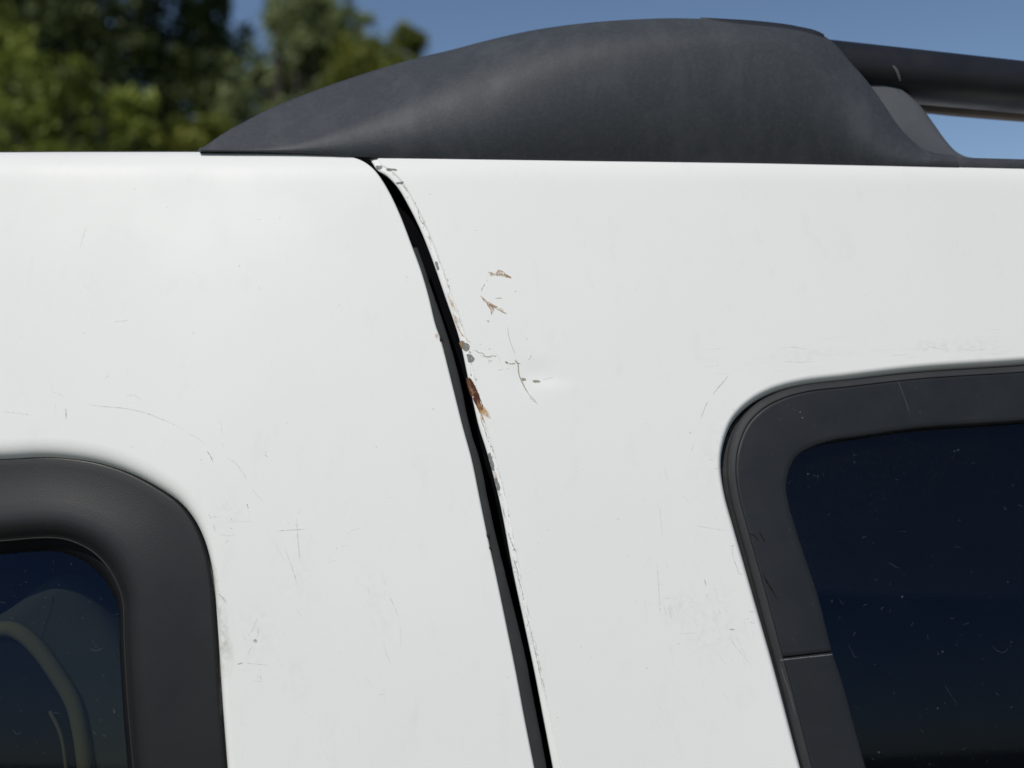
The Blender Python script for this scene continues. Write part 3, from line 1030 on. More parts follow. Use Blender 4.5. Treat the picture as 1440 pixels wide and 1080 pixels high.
# shaded bevel along the crest of the cap, painted as a dark strip
def crest_shade():
    V, F = [], []
    rows = []
    k = CAP.shape[1]
    for i, x in enumerate(cap_x):
        sec = CAP[i]
        r = (sec[:, 2] - ZC) / sec[:, 1]
        j = int(np.argmax(r))
        p = px_at(x, sec[j, 1])
        if 984 <= p <= 1158:
            rows.append((i, j, p))
    for (i, j, p) in rows:
        sec = CAP[i]
        w = 0.0065 * min(1.0, (p - 978) / 40) * min(1.0, (1170 - p) / 30)
        # walk down the section towards the camera
        d = 0.0
        a = sec[j]
        acc = [sec[min(j + 2, k - 1)], sec[min(j + 1, k - 1)], a]
        q = j
        while q > 0 and d < w:
            st = np.linalg.norm(sec[q - 1] - sec[q])
            f = min(1.0, (w - d) / max(st, 1e-9))
            nxt = sec[q] + (sec[q - 1] - sec[q]) * f
            acc.append(nxt)
            d += st * f
            q -= 1
        acc = np.array(acc)
        dd = np.r_[0, np.cumsum(np.linalg.norm(np.diff(acc, axis=0), axis=1))]
        s = np.linspace(0, dd[-1], 7)
        pts = np.stack([np.interp(s, dd, acc[:, c]) for c in range(3)], -1)
        off = np.array([0.0007] * 5 + [0.0004, -0.0003])
        V += [(x, y - 0.4 * o_, z + 0.9 * o_) for (x, y, z), o_ in zip(pts, off)]
    n = len(rows)
    A = np.array(V).reshape(n, 7, 3)
    A2 = A.copy()
    for i in range(n):
        h = min(6, i, n - 1 - i)
        A2[i] = A[i - h:i + h + 1].mean(0)
    A2[:, :, 1] -= 0.0002
    V = list(A2.reshape(-1, 3))
    for i in range(n - 1):
        for j in range(6):
            F.append((i * 7 + j, i * 7 + j + 1, (i + 1) * 7 + j + 1, (i + 1) * 7 + j))
    part('crest_shade', V, F, M['cap_shade'], roof_rack)
crest_shade()

# bar
def bar():
    yb = ycap(0.27) + 0.042
    xs = np.linspace((1120 - 720) / FPX * yb, 1.0, 60)
    V, F = [], []
    seg = 28
    x0 = (1200 - 720) / FPX * yb
    x1 = (1440 - 720) / FPX * yb
    for x in xs:
        s = (x - x0) / (x1 - x0)
        y = yb + 0.006 * s
        p = px_at(x, y)
        top = 64.5 + 26.5 * (p - 1200) / 240 if p < 1440 else 91 + 0.10 * (p - 1440)
        bot = 134.5 + 22.0 * (p - 1200) / 240 if p < 1440 else 156.5 + 0.085 * (p - 1440)
        zt, zb = elev(top, y), elev(bot, y)
        cz, rz = (zt + zb) / 2, (zt - zb) / 2 * 1.0
        for k in range(seg):
            a = 2 * math.pi * k / seg
            ca, sa = math.cos(a), math.sin(a)
            # rounded, a little flattened underneath
            V.append((x, y - 0.021 * np.sign(ca) * abs(ca) ** 0.85, ZC + cz + rz * np.sign(sa) * abs(sa) ** 0.9))
    for i in range(len(xs) - 1):
        for k in range(seg):
            F.append((i * seg + k, i * seg + (k + 1) % seg, (i + 1) * seg + (k + 1) % seg, (i + 1) * seg + k))
    F.append(tuple(range(seg)))
    F.append(tuple((len(xs) - 1) * seg + k for k in range(seg)))
    part('rail_bar', V, F, M['bar'], roof_rack)
bar()

def slab_y(name, pts, y0, y1, mat, parent, bev=0.0015, slope=0.0):
    p = catmull(pts, 5, True)
    q = np.stack([(p[:, 0] - 720) / FPX * y0, (540 - p[:, 1]) / FPX * y0], -1)
    if area2(q) < 0:
        q = q[::-1]
    n = loop_normals(q)
    m = len(q)
    V, F = [], []
    for ins, y in [(0, y1), (0, y0 + bev), (bev * 0.3, y0 + bev * 0.3), (bev, y0)]:
        r = q + n * ins
        V += [(x * (1 + slope * (z - q[:, 1].min()) / y0), y + slope * (z - q[:, 1].min()), ZC + z * (1 + slope * (z - q[:, 1].min()) / y0)) for x, z in r]
    for k in range(3):
        for i in range(m):
            j = (i + 1) % m
            F.append((k * m + i, k * m + j, (k + 1) * m + j, (k + 1) * m + i))
    F.append(tuple(3 * m + i for i in range(m)))
    return part(name, V, F, mat, parent)
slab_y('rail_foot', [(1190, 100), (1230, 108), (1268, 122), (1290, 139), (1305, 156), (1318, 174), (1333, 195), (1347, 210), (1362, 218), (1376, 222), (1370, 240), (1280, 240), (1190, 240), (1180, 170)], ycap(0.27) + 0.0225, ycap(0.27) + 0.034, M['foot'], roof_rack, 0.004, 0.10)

slab_y('rail_underside', [(1282, 140), (1300, 141), (1440, 152), (1650, 168), (1900, 184), (1900, 196), (1650, 181), (1440, 168.5), (1318, 158), (1300, 155)], ycap(0.27) + 0.064, ycap(0.27) + 0.069, M['rail_strip'], roof_rack, 0.001)  # separate brown-grey strip behind the lower edge of the bar

def base_strip():
    xs = np.linspace((1285 - 720) / FPX * ycap(0.25), 1.0, 40)
    V, F = [], []
    for x in xs:
        yc = ycap(x)
        p = px_at(x, yc)
        zb, zt = elev(fB(p) if p < 1700 else 242 + (p - 1700) * 0.02, yc), elev(218.4 + (p - 1300) * 0.026, yc)
        pr = [(yc + 0.004, zb - 0.0004), (yc + 0.0006, zb - 0.0003), (yc + 0.0004, zb), (yc + 0.0010, zt - 0.0015), (yc + 0.0022, zt - 0.0003), (yc + 0.006, zt + 0.0004), (yc + 0.05, zt + 0.001), (yc + 0.052, zb - 0.002)]
        V += [(x, y, ZC + z) for y, z in pr]
        k = len(pr)
    for i in range(len(xs) - 1):
        for j in range(k - 1):
            F.append((i * k + j, (i + 1) * k + j, (i + 1) * k + j + 1, i * k + j + 1))
    part('base_strip', V, F, M['cap'], roof_rack)
base_strip()

# ------------------------------------------------------------------ marks on the paint
def surf(pts_px, off, on):
    q = px2xt(pts_px, -0.0095 if on == 'glass_r' else 0.0)
    if on == 'q':
        dep = hem_depth(q, q_outer, HEM_Q)
        w = hem_depth(q, rw_open, [(a * 0.28, b) for a, b in HEM_W])
        dep = np.maximum(dep, w * (dist_loop(q, rw_open) < 0.012))
    elif on == 'd':
        dep = hem_depth(q, lw_open, [(a * 0.42, b) for a, b in HEM_W])
    elif on == 'glass_r':
        return S(q[:, 0], q[:, 1], -0.0095 + 0.00015)
    elif on == 'glass_l':
        q = px2xt(pts_px, -0.0172)
        return S(q[:, 0], q[:, 1], -0.0172 + 0.00015)
    elif on == 'trim_r':
        return S(q[:, 0], q[:, 1], -0.0010 + 0.00015)
    dep = dep + dent(q[:, 0], q[:, 1])
    return S(q[:, 0], q[:, 1], off - dep)

class Marks:
    def __init__(self):
        self.V, self.F, self.A = [], [], []
    def ribbon(self, pts, w, on, fade=1.0, off=0.00012, wob=0.0, taper=True, step=2.0):
        p = resample(catmull(pts, 6), step)
        n = len(p)
        if n < 2:
            return
        if wob:
            p = p + np.stack([np.convolve(rng.normal(0, wob, n), np.ones(3) / 3, 'same') for _ in (0, 1)], -1)
        d = np.gradient(p, axis=0)
        d /= np.maximum(np.linalg.norm(d, axis=1, keepdims=True), 1e-9)
        nn = np.stack([-d[:, 1], d[:, 0]], -1)
        s = np.linspace(0, 1, n)
        ww = w * (0.75 + 0.5 * rng.random(n))
        al = np.full(n, fade)
        if taper:
            tp = np.clip(np.minimum(s, 1 - s) * 5 + 0.15, 0, 1)
            ww = ww * (0.4 + 0.6 * tp)
            al = al * tp
        b = len(self.V)
        for k, (o, f) in enumerate([(-1.0, 0.0), (-0.35, 1.0), (0.35, 1.0), (1.0, 0.0)]):
            q = p + nn * (ww * o)[:, None]
            self.V += list(surf(q, off, on))
            self.A += list(al * f)
        for k in range(3):
            for i in range(n - 1):
                self.F.append((b + k * n + i, b + k * n + i + 1, b + (k + 1) * n + i + 1, b + (k + 1) * n + i))
    def blob(self, pts, on, fade=1.0, soft=0.35, off=0.00012, jag=0.0, per=4):
        """filled outline whose fade falls to nothing over the outer share 'soft'"""
        p = catmull(pts, per, True)
        n = len(p)
        if jag:
            p = p + rng.normal(0, jag, p.shape)
        c = p.mean(0)
        b = len(self.V)
        rings = [(1.0, 0.0), (1.0 - soft, fade), (max(0.05, (1 - soft) * 0.5), fade)]
        for s, a in rings:
            q = c + (p - c) * s
            self.V += list(surf(q, off, on))
            self.A += [a] * n
        self.V += list(surf(c[None], off, on))
        self.A.append(fade)
        for k in range(2):
            for i in range(n):
                j = (i + 1) % n
                self.F.append((b + k * n + i, b + k * n + j, b + (k + 1) * n + j, b + (k + 1) * n + i))
        for i in range(n):
            self.F.append((b + 2 * n + i, b + 2 * n + (i + 1) % n, b + 3 * n))
    def disc(self, cx, cy, rx, ry, on, fade=1.0, soft=0.5, ang=0.0, n=10, jag=0.15, off=0.00012):
        a = np.linspace(0, 2 * math.pi, n, endpoint=False)
        r = 1 + rng.normal(0, jag, n)
        x, y = rx * r * np.cos(a), ry * r * np.sin(a)
        ca, sa = math.cos(ang), math.sin(ang)
        self.blob(np.stack([cx + x * ca - y * sa, cy + x * sa + y * ca], -1), on, fade, soft, off)
    def done(self, name, mat, parent, kind=None):
        # make the faces look outwards
        V = np.array(self.V)
        F = []
        for f in self.F:
            a, b, c = V[list(f[:3])]
            nz = np.cross(b - a, c - a)
            F.append(f if nz[1] < 0 else f[::-1])
        return part(name, V, F, M[mat], parent, fade=self.A, kind=kind)

def c5(*pts):   # points read in the close-up of the rust (4.5 x)
    return [(560 + x / 4.5, 360 + y / 4.5) for x, y in pts]
def c6(*pts):
    return [(600 + x / 4.154, 560 + y / 4.154) for x, y in pts]
def c4(*pts):
    return [(480 + x / 4.8, 200 + y / 4.8) for x, y in pts]
def c7(*pts):
    return [(640 + x / 3.857, 800 + y / 3.857) for x, y in pts]
def c8(*pts):
    return [(x / 3.6, 540 + y / 3.6) for x, y in pts]
def c9(*pts):
    return [(x / 3.0, 720 + y / 3.0) for x, y in pts]
def c14(*pts):
    return [(280 + x / 3.375, 680 + y / 3.375) for x, y in pts]
def c13(*pts):
    return [(840 + x / 3.6, 700 + y / 3.6) for x, y in pts]
def c15(*pts):
    return [(880 + x / 4.5, 480 + y / 4.5) for x, y in pts]
def c10(*pts):
    return [(960 + x / 3.0, 480 + y / 3.0) for x, y in pts]
def c11(*pts):
    return [(1000 + x / 3.177, 740 + y / 3.177) for x, y in pts]
def c16(*pts):
    return [(x / 2.5714, 280 + y / 2.5714) for x, y in pts]

Q, D = quarter_panel, rear_door
# rust on the hem
m = Marks(); m.blob(c5((428, 765), (450, 764), (468, 785), (490, 822), (506, 862), (522, 905), (536, 945), (540, 978), (520, 988), (496, 950), (472, 905), (450, 860), (436, 815)), 'q', 1.0, 0.12, jag=0.25)
m.blob(c5((434, 772), (452, 770), (470, 800), (474, 830), (455, 840), (442, 810)), 'q', 1.0, 0.15, jag=0.2, off=0.00013)
m.done('rust_patch', 'rust', Q, kind='stuff')
m = Marks()
m.blob(c5((490, 905), (520, 930), (552, 955), (582, 1000), (592, 1040), (556, 1025), (525, 1000), (505, 985)), 'q', 0.95, 0.7)
m.blob(c5((425, 755), (470, 775), (500, 850), (530, 920), (548, 975), (535, 1010), (515, 990), (480, 930)), 'q', 0.45, 0.5, off=0.00009)
m.ribbon(c5((500, 960), (525, 1000), (548, 1060)), 1.6, 'q', 0.8, 0.00014)
m.blob(c5((300, 215), (325, 240), (345, 290), (365, 330), (375, 365), (350, 345), (325, 300)), 'q', 0.55, 0.6)
m.blob(c5((335, 330), (360, 370), (385, 420), (380, 440), (355, 400)), 'q', 0.5, 0.6)
m.ribbon(c5((345, 370), (375, 440), (400, 490), (430, 520)), 1.3, 'q', 0.6)
m.blob(c6((385, 415), (405, 430), (412, 460), (400, 470), (388, 450)), 'q', 0.7, 0.6)
m.blob(c5((228, 490), (255, 488), (262, 510), (245, 530), (230, 515)), 'd', 0.55, 0.7)
m.ribbon(c5((268, 520), (280, 580), (296, 640)), 0.9, 'd', 0.45)
m.done('rust_bleed', 'rust_edge', Q, kind='stuff')
# chips down to grey primer: one object each
for nm, mt, pts in [('paint_chip', 'chip', c5((425, 545), (445, 556), (456, 572), (448, 594), (424, 600), (408, 585), (412, 560))),
                    ('paint_chip', 'chip', c5((428, 620), (448, 616), (470, 630), (484, 650), (478, 668), (460, 674), (442, 668), (436, 645))),
                    ('paint_chip', 'chip', c6((354, 325), (370, 313), (380, 335), (388, 368), (397, 402), (392, 426), (380, 415), (370, 378), (362, 350))),
                    ('paint_chip', 'chip', c6((394, 472), (408, 458), (418, 485), (428, 515), (428, 538), (416, 543), (405, 515))),
                    ('paint_chip', 'chip', c4((632, 803), (646, 800), (654, 830), (658, 856), (646, 860), (637, 835))),
                    ('paint_chip', 'chip', c4((228, 152), (250, 150), (276, 158), (270, 172), (250, 178), (235, 170))),
                    ('paint_chip', 'chip', c4((300, 176), (335, 177), (376, 184), (378, 191), (340, 190), (308, 185))),
                    ('paint_chip', 'chip', c4((366, 268), (390, 264), (422, 267), (415, 275), (395, 281), (374, 278))),
                    ('paint_chip', 'chip_brown', c5((384, 540), (402, 530), (420, 545), (424, 570), (412, 588), (394, 574)))]:
    m = Marks(); m.blob(pts, 'q', 1.0, 0.16, jag=0.38, off=0.00013)
    o = m.done(nm, mt, Q)
    if mt == 'chip_brown':
        o['label'] = 'rust-brown paint chip on the panel edge'
# small chips along the hem
m = Marks()
def on_rim(py, off):
    e = catmull(Q_EDGE, 8)
    return np.interp(py, e[:, 1], e[:, 0]) + off
for _ in range(75):
    py = rng.uniform(236, 1000) if rng.random() < .75 else rng.uniform(400, 660)
    ox = rng.choice([rng.normal(9.0, 1.6), rng.uniform(2, 10)])
    m.disc(on_rim(py, ox), py, rng.uniform(0.4, 1.3), rng.uniform(0.7, 2.6), 'q', rng.uniform(.3, .9), 0.4, rng.normal(0.25, .3) * -1, 8, 0.25)
for pts in [c4((350, 205), (340, 215)), c4((300, 178), (330, 180)), c4((515, 440), (530, 520), (560, 560)), c4((575, 628), (590, 640), (605, 690)), c6((310, 90), (325, 140), (345, 200), (355, 245)), c6((420, 540), (430, 575)), c6((440, 620), (460, 700)), c6((470, 770), (500, 850), (525, 900), (530, 880)), c6((505, 930), (540, 1040)), c7((330, 20), (360, 100), (375, 180)), c7((385, 230), (410, 330), (430, 430), (455, 540), (480, 670))]:
    m.ribbon(pts, 0.9, 'q', 0.8, wob=0.35)
for _ in range(60):  # shading line beside the hem, painted as grey strokes
    py = rng.uniform(240, 1020)
    m.ribbon([(on_rim(py, 9.2), py), (on_rim(py + 6, 9.2 + rng.normal(0, .6)), py + 6), (on_rim(py + 14, 9.4), py + 14)], rng.uniform(.35, .7), 'q', rng.uniform(.15, .55), wob=.25)
m.done('edge_nicks_and_shade', 'scratch', Q, kind='stuff')
m = Marks()
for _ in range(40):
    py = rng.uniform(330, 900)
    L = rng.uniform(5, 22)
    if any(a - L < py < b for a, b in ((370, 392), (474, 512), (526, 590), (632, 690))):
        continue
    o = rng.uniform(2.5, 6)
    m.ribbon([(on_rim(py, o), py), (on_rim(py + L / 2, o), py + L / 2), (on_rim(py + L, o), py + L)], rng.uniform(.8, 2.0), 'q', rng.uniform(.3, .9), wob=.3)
m.done('edge_glints', 'scuff_glint_white', Q, kind='stuff')  # glints on the panel edge painted as white ribbons
# tan scrapes
m = Marks()
for pts, w in [(c5((568, 106), (590, 108), (612, 120), (632, 98), (650, 92)), 1.7), (c5((610, 118), (640, 118), (672, 122), (700, 132), (722, 142)), 2.2), (c5((625, 88), (655, 95), (675, 112), (710, 136)), 1.2), (c5((575, 115), (600, 128)), 1.0),
               (c5((520, 250), (540, 272), (562, 296)), 1.4), (c5((545, 290), (575, 300), (600, 315), (628, 328)), 2.4), (c5((565, 305), (590, 318), (608, 345)), 1.6), (c5((600, 318), (640, 340), (688, 368)), 1.1), (c5((585, 340), (592, 372)), 1.1), (c5((615, 272), (640, 265), (662, 268)), 0.7), (c5((560, 300), (582, 330), (600, 352)), 1.2),
               (c5((548, 175), (535, 200), (525, 230)), 0.7), (c5((565, 150), (560, 165)), 0.8), (c5((735, 228), (750, 222)), 0.8), (c5((640, 330), (670, 348)), 0.7),
               (c5((565, 408), (580, 412)), 1.4), (c5((572, 588), (585, 592)), 1.5), (c5((515, 560), (526, 556)), 0.8)]:
    m.ribbon(pts, w, 'q', 1.0, wob=0.35, step=1.2)
for pts, f in [(c5((566, 104), (585, 98), (612, 108), (606, 122), (588, 124), (574, 114)), .6), (c5((612, 106), (632, 88), (655, 88), (662, 104), (690, 120), (722, 140), (700, 144), (668, 130), (640, 122), (622, 120)), .75), (c5((650, 108), (690, 122), (718, 138), (690, 138), (660, 126)), .9),
               (c5((520, 246), (540, 262), (562, 292), (548, 296), (530, 278)), .45), (c5((552, 292), (580, 294), (612, 312), (632, 330), (606, 338), (576, 322), (558, 308)), .8), (c5((575, 322), (604, 330), (606, 352), (588, 366), (580, 345)), .5), (c5((632, 334), (664, 350), (692, 366), (670, 366), (646, 350)), .55), (c5((560, 404), (582, 406), (580, 420), (564, 422)), .4)]:
    m.blob(pts, 'q', f * .85, 0.55, jag=0.4, off=0.0001)
m.done('tan_scrapes', 'tan', Q, kind='stuff')
# cracks
m = Marks()
for pts, w, f in [(c5((692, 440), (698, 495), (710, 545), (728, 590), (744, 635)), 0.55, 0.35), (c5((742, 650), (758, 685), (762, 730), (770, 765), (785, 800), (808, 845), (830, 880)), 0.85, 0.95), (c5((820, 870), (850, 900), (882, 938)), 0.55, 0.5), (c5((830, 885), (845, 910)), 0.5, 0.35),
                  (c5((468, 600), (490, 596), (510, 612), (535, 614), (548, 632), (575, 636), (600, 630), (612, 638), (620, 625), (636, 634)), 0.6, 0.65), (c5((520, 616), (530, 630), (560, 640), (600, 640)), 0.5, 0.4), (c5((636, 634), (642, 660), (640, 680)), 0.4, 0.25),
                  (c5((428, 515), (440, 535), (462, 548)), 0.5, 0.5), (c5((678, 668), (695, 678)), 1.3, 0.9), (c5((695, 680), (720, 682), (745, 676)), 0.9, 0.8), (c5((738, 655), (748, 672), (775, 682)), 0.9, 0.8),
                  (c5((910, 784), (950, 772), (985, 768)), 0.5, 0.3),
                  (c5((565, 655), (580, 662), (600, 664)), 0.7, 0.4), (c5((572, 668), (578, 682)), 0.6, 0.4), (c5((630, 722), (665, 718)), 0.5, 0.35), (c5((680, 712), (705, 714)), 0.5, 0.25), (c5((820, 660), (835, 645), (845, 622)), 0.7, 0.3), (c5((805, 515), (820, 530)), 0.7, 0.3), (c5((455, 690), (458, 730), (462, 770)), 0.4, 0.35)]:
    m.ribbon(pts, w, 'q', f, wob=0.15, step=1.2)
for pts, f in [(c5((776, 772), (795, 768), (814, 780), (800, 790), (782, 790)), .85), (c5((846, 786), (870, 780), (906, 790), (896, 800), (870, 802), (852, 798)), .8), (c5((676, 665), (692, 668), (694, 682), (682, 680)), .7)]:
    m.blob(pts, 'q', f, 0.4, jag=0.25)
m.done('paint_cracks', 'crack', Q, kind='stuff')

# scratches on the quarter panel
m = Marks()
for pts, w, f in [(c15((652, 212), (615, 260), (575, 305), (550, 340)), 0.6, 0.75), (c15((525, 370), (498, 425), (472, 500)), 0.6, 0.6), (c15((430, 640), (415, 700)), 0.5, 0.35), (c15((400, 570), (415, 585)), 1.1, 0.6), (c15((510, 755), (555, 745)), 0.5, 0.4), (c15((555, 805), (590, 808)), 0.5, 0.5), (c15((605, 600), (610, 608)), 1.0, 0.9), (c15((625, 528), (630, 532)), 0.9, 0.5), (c15((675, 430), (682, 436)), 1.0, 0.5), (c15((125, 520), (135, 524)), 1.0, 0.45), (c15((248, 790), (255, 850), (270, 890)), 0.45, 0.25),
                  (c13((485, 140), (560, 152), (670, 168)), 0.45, 0.4), (c13((672, 245), (697, 242)), 0.6, 0.5), (c13((682, 245), (688, 300), (705, 350), (720, 385), (745, 382)), 0.6, 0.55), (c13((543, 412), (550, 450)), 0.7, 0.6), (c13((545, 492), (560, 488), (552, 505)), 0.5, 0.4), (c13((665, 665), (698, 668)), 0.9, 0.6), (c13((755, 612), (768, 616)), 0.8, 0.5), (c13((772, 573), (796, 578)), 0.7, 0.5), (c13((770, 628), (800, 636)), 0.6, 0.4), (c13((246, 862), (256, 864)), 1.1, 0.7), (c13((195, 517), (200, 520)), 0.9, 0.5), (c13((262, 540), (267, 542)), 0.9, 0.5),
                  (c13((318, 30), (322, 110), (332, 200)), 0.5, 0.25), (c13((298, 330), (308, 400), (312, 480), (318, 560), (325, 610)), 0.5, 0.4), (c13((335, 535), (348, 600)), 0.5, 0.3), (c13((362, 560), (378, 620)), 0.5, 0.3), (c13((390, 540), (410, 600)), 0.45, 0.25), (c13((320, 512), (372, 508)), 0.5, 0.3), (c13((405, 690), (510, 684)), 0.4, 0.25), (c13((668, 690), (690, 740), (740, 800), (785, 858)), 0.6, 0.35), (c13((700, 690), (730, 760), (760, 810)), 0.5, 0.25), (c13((600, 770), (640, 830), (680, 860)), 0.45, 0.22), (c13((495, 620), (510, 660)), 0.5, 0.3), (c13((610, 560), (625, 590)), 0.5, 0.3), (c13((95, 106), (115, 110)), 0.6, 0.35), (c13((405, 735), (420, 742)), 0.6, 0.3),
                  (c10((410, 30), (470, 25), (530, 35)), 0.5, 0.3), (c10((420, 85), (500, 88), (560, 84)), 0.5, 0.3), (c10((1020, 20), (1080, 30), (1130, 45)), 0.6, 0.3), (c10((1150, 30), (1230, 38), (1290, 30)), 0.6, 0.25), (c10((880, 60), (960, 55)), 0.5, 0.2),
                  (c6((605, 0), (650, 40)), 0.5, 0.5), (c6((620, 0), (640, 15)), 0.5, 0.4), (c7((550, 805), (562, 808)), 0.8, 0.6), (c7((462, 95), (470, 97)), 0.9, 0.5), (c4((585, 352), (612, 350)), 0.8, 0.3), (c4((900, 595), (920, 596)), 0.8, 0.3), (c6((705, 768), (716, 771)), 0.8, 0.5), (c6((650, 846), (660, 848)), 0.8, 0.5), (c6((620, 995), (632, 998)), 0.7, 0.4), (c6((905, 415), (912, 420)), 0.8, 0.6)]:
    m.ribbon(pts, w, 'q', f, wob=0.12, step=1.5)
for _ in range(70):
    x, y = rng.uniform(900, 1060), rng.uniform(690, 1000)
    L, a = rng.uniform(6, 26), rng.normal(1.45, 0.35)
    m.ribbon([(x, y), (x + L * .5 * math.cos(a) + rng.normal(0, .8), y + L * .5 * math.sin(a)), (x + L * math.cos(a), y + L * math.sin(a))], 0.45, 'q', rng.uniform(.04, .17))
for _ in range(40):
    x, y = rng.uniform(960, 1430), 0
    y = 505 - (x - 1000) * 0.035 + rng.normal(0, 14)
    L = rng.uniform(8, 34)
    m.ribbon([(x, y), (x + L / 2, y + rng.normal(0, 1.2)), (x + L, y + rng.normal(-1, 1.5))], 0.5, 'q', rng.uniform(.04, .15))
for _ in range(45):
    x, y = rng.uniform(760, 1420), rng.uniform(250, 1070)
    if x > 980 + max(0, (y - 650)) * .25 and y > 470:
        continue
    m.disc(x, y, rng.uniform(.4, .9), rng.uniform(.4, .9), 'q', rng.uniform(.2, .6), .4, 0, 7)
m.done('scratches', 'scratch', Q, kind='stuff')
m = Marks()
m.disc(1000, 870, 60, 60, 'q', 0.10, 0.8, 0.3, 12)
m.disc(950, 855, 26, 26, 'q', 0.12, 0.8, 0, 12)
m.disc(1010, 640, 45, 80, 'q', 0.06, 0.85, 0.2, 12)
m.disc(1340, 486, 90, 14, 'q', 0.11, 0.85, -0.03, 12)
m.disc(1130, 500, 100, 14, 'q', 0.07, 0.85, -0.05, 12)
m.done('grime_film', 'film', Q, kind='stuff')

# scratches on the door
m = Marks()
for pts, w, f in [(c8((430, 98), (500, 112), (580, 118), (660, 128), (740, 148), (810, 175), (880, 205), (938, 240)), 0.7, 0.42), (c8((940, 245), (1000, 275), (1045, 310)), 0.5, 0.25), (c8((1045, 335), (1065, 365), (1080, 400)), 0.7, 0.75), (c8((1065, 368), (1085, 385)), 0.5, 0.5), (c8((1012, 380), (1022, 386)), 0.9, 0.8), (c8((1024, 402), (1030, 408)), 0.8, 0.5), (c8((1340, 355), (1352, 368), (1358, 362)), 0.8, 0.5), (c8((334, 120), (336, 150), (334, 182)), 0.7, 0.5), (c8((1140, 368), (1190, 400), (1230, 450), (1262, 505)), 0.5, 0.3), (c8((1270, 520), (1300, 560), (1345, 612)), 0.45, 0.25), (c8((1250, 605), (1258, 632)), 0.9, 0.8), (c8((1125, 290), (1135, 330)), 0.4, 0.2), (c8((280, 105), (284, 160)), 0.5, 0.22), (c8((655, 312), (680, 326)), 0.6, 0.3),
                  (c14((45, 145), (60, 170)), 0.6, 0.5), (c14((60, 160), (90, 155)), 0.5, 0.35), (c14((68, 190), (76, 228)), 0.6, 0.5), (c14((115, 184), (180, 182), (265, 180)), 0.4, 0.3), (c14((152, 165), (158, 180)), 0.7, 0.5), (c14((95, 240), (140, 248), (178, 242)), 0.5, 0.4), (c14((120, 285), (140, 268)), 0.7, 0.6), (c14((145, 210), (160, 216)), 0.8, 0.5), (c14((355, 228), (410, 222), (520, 216)), 0.7, 0.45), (c14((462, 160), (466, 230), (472, 300), (478, 375)), 0.6, 0.45), (c14((468, 150), (484, 120)), 0.5, 0.35), (c14((450, 195), (475, 196)), 0.5, 0.4),
                  (c14((405, 300), (430, 370), (455, 440), (468, 495)), 0.6, 0.4), (c14((330, 240), (370, 300), (410, 380)), 0.5, 0.2), (c14((278, 632), (262, 680), (245, 715)), 0.6, 0.45), (c14((250, 690), (232, 730)), 0.5, 0.3), (c14((205, 710), (225, 750)), 0.5, 0.35), (c14((282, 690), (275, 735)), 0.6, 0.4), (c14((250, 770), (230, 815)), 0.6, 0.4), (c14((182, 858), (210, 850)), 1.0, 0.85), (c14((215, 852), (270, 856), (335, 864)), 0.5, 0.35), (c14((288, 870), (294, 940)), 0.5, 0.3), (c14((255, 935), (310, 942)), 0.5, 0.3), (c14((275, 910), (300, 925)), 0.8, 0.3),
                  (c14((875, 740), (888, 800), (915, 865)), 0.5, 0.4), (c14((900, 530), (925, 580), (948, 640)), 0.55, 0.4), (c14((870, 430), (885, 490)), 0.4, 0.2), (c14((950, 650), (958, 720), (955, 790)), 0.4, 0.25), (c14((650, 310), (656, 308)), 0.9, 0.6), (c14((720, 318), (730, 322)), 0.6, 0.4), (c14((675, 298), (705, 296)), 0.5, 0.25), (c14((715, 225), (765, 212)), 0.5, 0.25), (c14((800, 490), (810, 525)), 0.6, 0.3), (c14((855, 1002), (880, 999)), 0.7, 0.35), (c14((470, 600), (490, 640)), 0.6, 0.2), (c14((890, 68), (920, 66)), 0.6, 0.2), (c14((610, 380), (660, 360)), 0.4, 0.2),
                  (c16((315, 95), (300, 140), (290, 182)), 1.4, 0.13), (c16((1226, 383), (1230, 385)), 0.9, 0.9), (c16((185, 695), (215, 705), (240, 720)), 0.5, 0.25), (c16((235, 755), (240, 800)), 0.6, 0.4), (c16((375, 652), (398, 635)), 0.6, 0.2), (c16((935, 315), (940, 330)), 0.6, 0.2), (c16((515, 77), (519, 79)), 0.7, 0.4), (c16((700, 690), (705, 692)), 0.6, 0.3), (c16((960, 920), (965, 910)), 0.9, 0.4), (c16((1270, 856), (1275, 857)), 0.7, 0.4), (c16((1030, 808), (1045, 810)), 0.6, 0.3),
                  (c4((432, 905), (450, 915)), 1.0, 0.35), (c4((436, 935), (444, 950)), 1.0, 0.4), (c7((270, 590), (300, 586)), 0.6, 0.25), (c7((230, 800), (240, 780)), 0.6, 0.25), (c7((135, 800), (142, 803)), 0.7, 0.3)]:
    m.ribbon(pts, w, 'd', f, wob=0.12, step=1.5)
m.disc(358.6, 902, 2.6, 2.9, 'd', 1.0, 0.25, 0.4, 9, 0.2)
for _ in range(110):
    x, y = rng.uniform(305, 560), rng.uniform(690, 1060)
    L, a = rng.uniform(5, 26), rng.normal(1.5, 0.4)
    m.ribbon([(x, y), (x + L * .5 * math.cos(a) + rng.normal(0, .8), y + L * .5 * math.sin(a)), (x + L * math.cos(a), y + L * math.sin(a))], 0.45, 'd', rng.uniform(.03, .14))
for _ in range(45):
    x, y = rng.uniform(10, 640), rng.uniform(245, 1070)
    e = catmull(DOOR_EDGE, 4)
    if x > np.interp(y, e[:, 1], e[:, 0]) - 12 or (y > 630 and x < 310):
        continue
    m.disc(x, y, rng.uniform(.4, .9), rng.uniform(.4, .9), 'd', rng.uniform(.15, .5), .4, 0, 7)
m.done('scratches', 'scratch', D, kind='stuff')
m = Marks()
